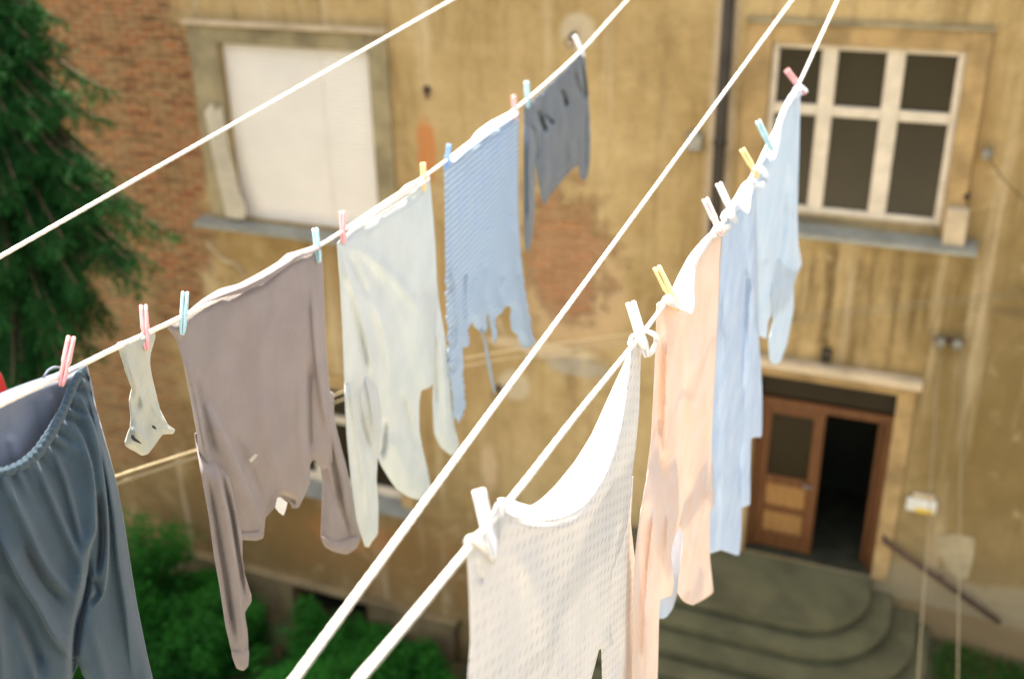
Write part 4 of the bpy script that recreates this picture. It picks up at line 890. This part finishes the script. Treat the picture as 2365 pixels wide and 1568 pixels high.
# --- white eyelet top
g = garment('sleeveless_top', LINE_D, (1280, 1040), 'off-white eyelet top sagging open between two white pegs, nearest on the right line', 'top')
neck = [(1160, 1172), (1180, 1186), (1210, 1196), (1245, 1200), (1285, 1196), (1320, 1184), (1350, 1165), (1378, 1130), (1402, 1088), (1420, 1040), (1436, 980), (1448, 910), (1456, 850), (1462, 800)]
panel('back_panel', [(1150, 1150), (1168, 1150), (1200, 1160), (1226, 1167), (1250, 1152), (1285, 1118), (1330, 1062), (1368, 1000), (1400, 930), (1425, 875), (1445, 832), (1456, 800), (1480, 800), (1478, 850), (1462, 960), (1440, 1060), (1405, 1140), (1350, 1200), (1260, 1228), (1180, 1215)], LINE_D, C['tank_in'], g,
      tilt=((1110, 1232), (1475, 782), .80), off=-.150, drape=.002, dk=(6, 3), edge=(.003, 8), seed=20)
tf = [([(1452, 1110), (1450, 1180), (1456, 1270), (1462, 1340)], 8, -.006), ([(1432, 1190), (1428, 1290), (1434, 1380), (1448, 1440)], 12, -.008), ([(1200, 1215), (1300, 1218), (1370, 1180)], 8, .002), ([(1180, 1260), (1230, 1340), (1262, 1460), (1270, 1568)], 26, .005), ([(1300, 1260), (1290, 1400), (1310, 1568)], 24, -.004), ([(1405, 1200), (1402, 1330), (1400, 1440)], 14, .006), ([(1100, 1290), (1112, 1350)], 6, -.004)]
panel('body', neck + [(1480, 798), (1479, 860), (1476, 950), (1468, 1040), (1461, 1090), (1456, 1150), (1449, 1213), (1434, 1264), (1413, 1322), (1407, 1380), (1408, 1438), (1416, 1488), (1400, 1494), (1384, 1500), (1376, 1530), (1364, 1575), (1345, 1640), (1094, 1640), (1090, 1480), (1087, 1370), (1082, 1265), (1090, 1240), (1120, 1215), (1142, 1180), (1150, 1160)], LINE_D, C['tank'], g, tf, off=.004, drape=.003, dk=(9, 1.5), edge=(.003, 9), seed=21, step=6)
panel('side_panel', [(1430, 1120), (1462, 1100), (1457, 1200), (1466, 1290), (1472, 1380), (1474, 1500), (1474, 1640), (1396, 1640), (1393, 1560), (1390, 1440), (1395, 1330), (1412, 1230)], LINE_D, C['tank'], g, [([(1448, 1240), (1450, 1400), (1446, 1600)], 9, .004), ([(1422, 1330), (1420, 1440), (1424, 1560)], 9, -.004)], off=-.014, drape=.003, edge=(.003, 8), seed=22)
knot('neck_binding', LINE_D, [(1158, 1165), (1178, 1178), (1208, 1189), (1245, 1194), (1285, 1190), (1320, 1177), (1350, 1157)], .0022, C['tank_in'], g, .006)
knot('gathered_corner', LINE_D, [(1076, 1254), (1082, 1243), (1096, 1242), (1114, 1258), (1130, 1284), (1140, 1296)], .0042, C['tank_in'], g, .008)
knot('gathered_corner', LINE_D, [(1165, 1152), (1160, 1180), (1150, 1225), (1143, 1270), (1140, 1296)], .0046, C['tank_in'], g, .004)
knot('gathered_corner', LINE_D, [(1452, 795), (1462, 775), (1480, 782), (1492, 815), (1506, 812), (1516, 780), (1502, 768), (1486, 765)], .0052, C['tank_in'], g, .012)
# --- peach shirt
g = garment('long_sleeved_shirt', LINE_D, (1600, 615), 'long peach shirt with dangling sleeves behind the white top', 'shirt')
panel('sleeve', [(1508, 1040), (1560, 1060), (1568, 1180), (1550, 1275), (1556, 1340), (1552, 1374), (1526, 1384), (1522, 1440), (1514, 1640), (1463, 1640), (1463, 1500), (1464, 1400), (1469, 1280), (1480, 1190), (1494, 1110)], LINE_D, C['peach'], g,
      [([(1500, 1100), (1484, 1230), (1474, 1400), (1470, 1600)], 8, -.005), ([(1520, 1120), (1503, 1260), (1492, 1420), (1487, 1600)], 7, .009), ([(1534, 1120), (1524, 1260), (1511, 1400), (1502, 1600)], 7, -.005), ([(1547, 1160), (1542, 1300), (1545, 1370)], 7, .006)], off=.010, drape=.002, dk=(12, 1.3), edge=(.002, 7), seed=25, step=4.5, emerge=(1040, 1160, .014))
panel('sleeve', [(1600, 1060), (1644, 1080), (1650, 1130), (1648, 1168), (1640, 1185), (1640, 1290), (1647, 1366), (1628, 1382), (1600, 1397), (1580, 1388), (1567, 1368), (1573, 1300), (1580, 1240), (1572, 1212), (1585, 1140)], LINE_D, C['peach'], g,
      [([(1632, 1100), (1622, 1220), (1618, 1360)], 6, -.006), ([(1600, 1240), (1598, 1380)], 8, .005)], off=.004, drape=.002, dk=(12, 1.3), edge=(.002, 7), seed=26, step=6, emerge=(1060, 1180, .014))
panel('body', [(1519, 702), (1540, 690), (1580, 640), (1640, 555), (1667, 545), (1664, 620), (1656, 780), (1648, 920), (1643, 1010), (1646, 1080), (1648, 1140), (1610, 1160), (1582, 1200), (1570, 1216), (1558, 1240), (1540, 1290), (1510, 1250), (1494, 1120), (1505, 1020), (1513, 880), (1517, 780)], LINE_D, C['peach'], g,
      [([(1527, 730), (1524, 900), (1516, 1060)], 8, -.005), ([(1545, 740), (1541, 950), (1535, 1120)], 10, .009), ([(1646, 590), (1640, 800), (1632, 960), (1624, 1100)], 9, -.005), ([(1575, 740), (1570, 950), (1562, 1150)], 12, -.004), ([(1604, 760), (1600, 1000), (1594, 1180)], 14, .008), ([(1636, 980), (1628, 1080), (1618, 1160)], 7, -.008)], off=.0, drape=.003, dk=(7, .9), edge=(.003, 8), seed=24)
panel('folded_hem', [(1534, 692), (1552, 668), (1570, 630), (1592, 590), (1620, 556), (1648, 530), (1672, 520), (1684, 532), (1676, 545), (1645, 552), (1624, 578), (1608, 622), (1604, 668), (1606, 702), (1598, 726), (1575, 716), (1548, 706)], LINE_D, C['peach_sunlit'], g, [([(1570, 690), (1590, 630), (1620, 575)], 8, .004)], tilt=((1540, 695), (1665, 520), .75), off=.010, drape=.003, dk=(20, 8), edge=(.003, 6), step=5, seed=27)
knot('gathered_corner', LINE_D, [(1528, 702), (1538, 688), (1550, 692), (1565, 712), (1578, 712)], .006, C['peach_sunlit'], g, .012)
knot('gathered_corner', LINE_D, [(1642, 545), (1655, 528), (1672, 530), (1686, 522)], .008, C['peach_sunlit'], g, .012)
# --- blue garment
g = garment('long_garment', LINE_D, (1705, 455), 'plain mid-blue cotton garment hanging between the peach shirt and the light blue shirt', 'shirt')
panel('body', [(1660, 540), (1690, 480), (1735, 420), (1745, 430), (1748, 600), (1752, 760), (1760, 900), (1759, 1008), (1736, 1012), (1733, 1080), (1732, 1166), (1714, 1172), (1712, 1230), (1707, 1282), (1690, 1278), (1665, 1270), (1638, 1276), (1640, 1100), (1648, 900), (1656, 700)], LINE_D, C['sky'], g,
      [([(1688, 540), (1680, 800), (1672, 1050), (1665, 1260)], 9, .012), ([(1722, 500), (1716, 800), (1708, 1000), (1700, 1260)], 8, -.018), ([(1702, 560), (1698, 800), (1690, 1050)], 6, .004), ([(1738, 560), (1738, 800), (1734, 1000)], 6, .006), ([(1666, 600), (1660, 850), (1652, 1100)], 5, -.005)], off=-.002, drape=.003, dk=(6, .8), edge=(.003, 7), seed=30)
panel('lower_tail', [(1528, 1240), (1600, 1180), (1585, 1290), (1556, 1400), (1540, 1424), (1524, 1428)], LINE_D, C['sky'], g, off=-.05, drape=.004, edge=(.003, 7), seed=33)
panel('folded_hem', [(1664, 500), (1676, 484), (1696, 456), (1716, 424), (1734, 412), (1744, 424), (1736, 452), (1734, 478), (1728, 494), (1708, 482), (1694, 498), (1674, 514)], LINE_D, C['sky_sunlit'], g, [([(1690, 485), (1715, 440)], 7, .004)], tilt=((1665, 520), (1745, 395), .75), off=.008, drape=.003, dk=(20, 8), edge=(.003, 6), step=5, seed=31)
knot('gathered_corner', LINE_D, [(1668, 502), (1678, 492), (1690, 500), (1700, 512)], .009, C['sky_sunlit'], g, .010)
knot('gathered_corner', LINE_D, [(1738, 412), (1750, 428), (1766, 424), (1768, 404), (1756, 388), (1742, 390)], .008, C['sky_sunlit'], g, .012)
# --- light blue shirt
g = garment('long_sleeved_shirt', LINE_D, (1805, 270), 'light blue shirt hanging last on the right line in front of the window frame', 'shirt')
panel('body', [(1748, 400), (1775, 350), (1800, 290), (1835, 215), (1848, 215), (1846, 350), (1842, 480), (1843, 560), (1851, 612), (1838, 640), (1832, 660), (1800, 700), (1776, 740), (1771, 782), (1756, 776), (1745, 760), (1740, 600)], LINE_D, C['ice'], g,
      [([(1822, 380), (1810, 520), (1800, 600), (1788, 700)], 9, -.018), ([(1840, 400), (1838, 520), (1846, 600)], 5, .007), ([(1775, 420), (1770, 600), (1762, 740)], 9, .005), ([(1795, 380), (1788, 520), (1780, 650)], 7, .005)], off=.0, drape=.003, dk=(6, .9), edge=(.003, 7), seed=34)
panel('sleeve', [(1792, 600), (1842, 620), (1834, 660), (1832, 720), (1818, 795), (1802, 836), (1790, 843), (1779, 832), (1776, 790), (1786, 740), (1782, 690)], LINE_D, C['ice'], g, [([(1815, 640), (1812, 720), (1800, 810)], 8, .006)], off=.006, drape=.003, edge=(.002, 7), seed=35, step=6, emerge=(600, 690, .014))
panel('folded_hem', [(1768, 352), (1782, 318), (1798, 270), (1820, 225), (1842, 198), (1862, 204), (1866, 212), (1846, 224), (1824, 242), (1808, 285), (1802, 330), (1790, 370), (1780, 372)], LINE_D, C['sky_sunlit'], g, [([(1785, 350), (1800, 290), (1830, 225)], 7, .004)], tilt=((1770, 345), (1848, 195), .75), off=.008, drape=.003, dk=(20, 8), edge=(.003, 6), step=5, seed=36)
knot('gathered_corner', LINE_D, [(1835, 206), (1848, 204), (1862, 212)], .010, C['sky_sunlit'], g, .010)
# --- red garment, only its corner in view
g = garment('red_cloth', LINE_B, (0, 880), 'corner of a bright red cloth hanging behind the dark trousers', 'cloth')
P2 = (at_depth(0, 900, 3.2), vplane(LINE_B)[1])
panel('cloth_corner', [(-160, 820), (-40, 835), (0, 860), (10, 880), (18, 908), (8, 925), (-40, 960), (-150, 1100)], LINE_B, M['red'], g, off=0, drape=.006, plane=P2, seed=40)
g.location = g.location

# ------------------------------------------------------------------ camera, light
cam = bpy.data.cameras.new('camera'); co = bpy.data.objects.new('camera', cam); COL.objects.link(co); scene.camera = co
co.matrix_world = Matrix.Translation(CAM) @ Matrix((Xv, Uv, -Fv)).transposed().to_4x4()
cam.sensor_width = 36; cam.lens = 36 * FPX / 2365; cam.clip_end = 500; cam.clip_start = .05
cam.dof.use_dof = True; cam.dof.focus_distance = 1.95; cam.dof.aperture_fstop = 2.6; cam.dof.aperture_blades = 0
SUN_EL, SUN_AZ = math.radians(62), math.radians(-22)    # azimuth measured clockwise from +Y
sd = Vector((math.sin(SUN_AZ) * math.cos(SUN_EL), math.cos(SUN_AZ) * math.cos(SUN_EL), math.sin(SUN_EL)))
sl = bpy.data.lights.new('sun', 'SUN'); sl.energy = 4.8; sl.angle = math.radians(.5); sl.color = (1, .93, .82)
so = bpy.data.objects.new('sun', sl); COL.objects.link(so); so.rotation_euler = sd.to_track_quat('Z', 'Y').to_euler(); so.location = CAM + sd * 30
wd = bpy.data.worlds.new('World'); scene.world = wd; wd.use_nodes = True; nt = wd.node_tree; nt.nodes.clear()
sk = nt.nodes.new('ShaderNodeTexSky'); sk.sky_type = 'NISHITA'; sk.sun_disc = False; sk.sun_elevation = SUN_EL; sk.sun_rotation = SUN_AZ; sk.air_density = 1.0; sk.dust_density = 4; sk.ozone_density = .6
bg = nt.nodes.new('ShaderNodeBackground'); bg.inputs[1].default_value = .15; ow = nt.nodes.new('ShaderNodeOutputWorld')
hs = nt.nodes.new('ShaderNodeHueSaturation'); hs.inputs['Saturation'].default_value = .42; nt.links.new(sk.outputs[0], hs.inputs['Color']); nt.links.new(hs.outputs[0], bg.inputs[0]); nt.links.new(bg.outputs[0], ow.inputs[0])
vsn = scene.view_settings; vsn.view_transform = 'Standard'; vsn.look = 'None'; vsn.exposure = 2.0; vsn.gamma = 1
scene.render.engine = 'CYCLES'; scene.cycles.use_denoising = True; scene.cycles.sample_clamp_indirect = 5
scene.cycles.max_bounces = 8; scene.cycles.diffuse_bounces = 4; scene.cycles.caustics_reflective = False; scene.cycles.caustics_refractive = False
for o in list(bpy.data.objects):
    if 'local' in o: del o['local']
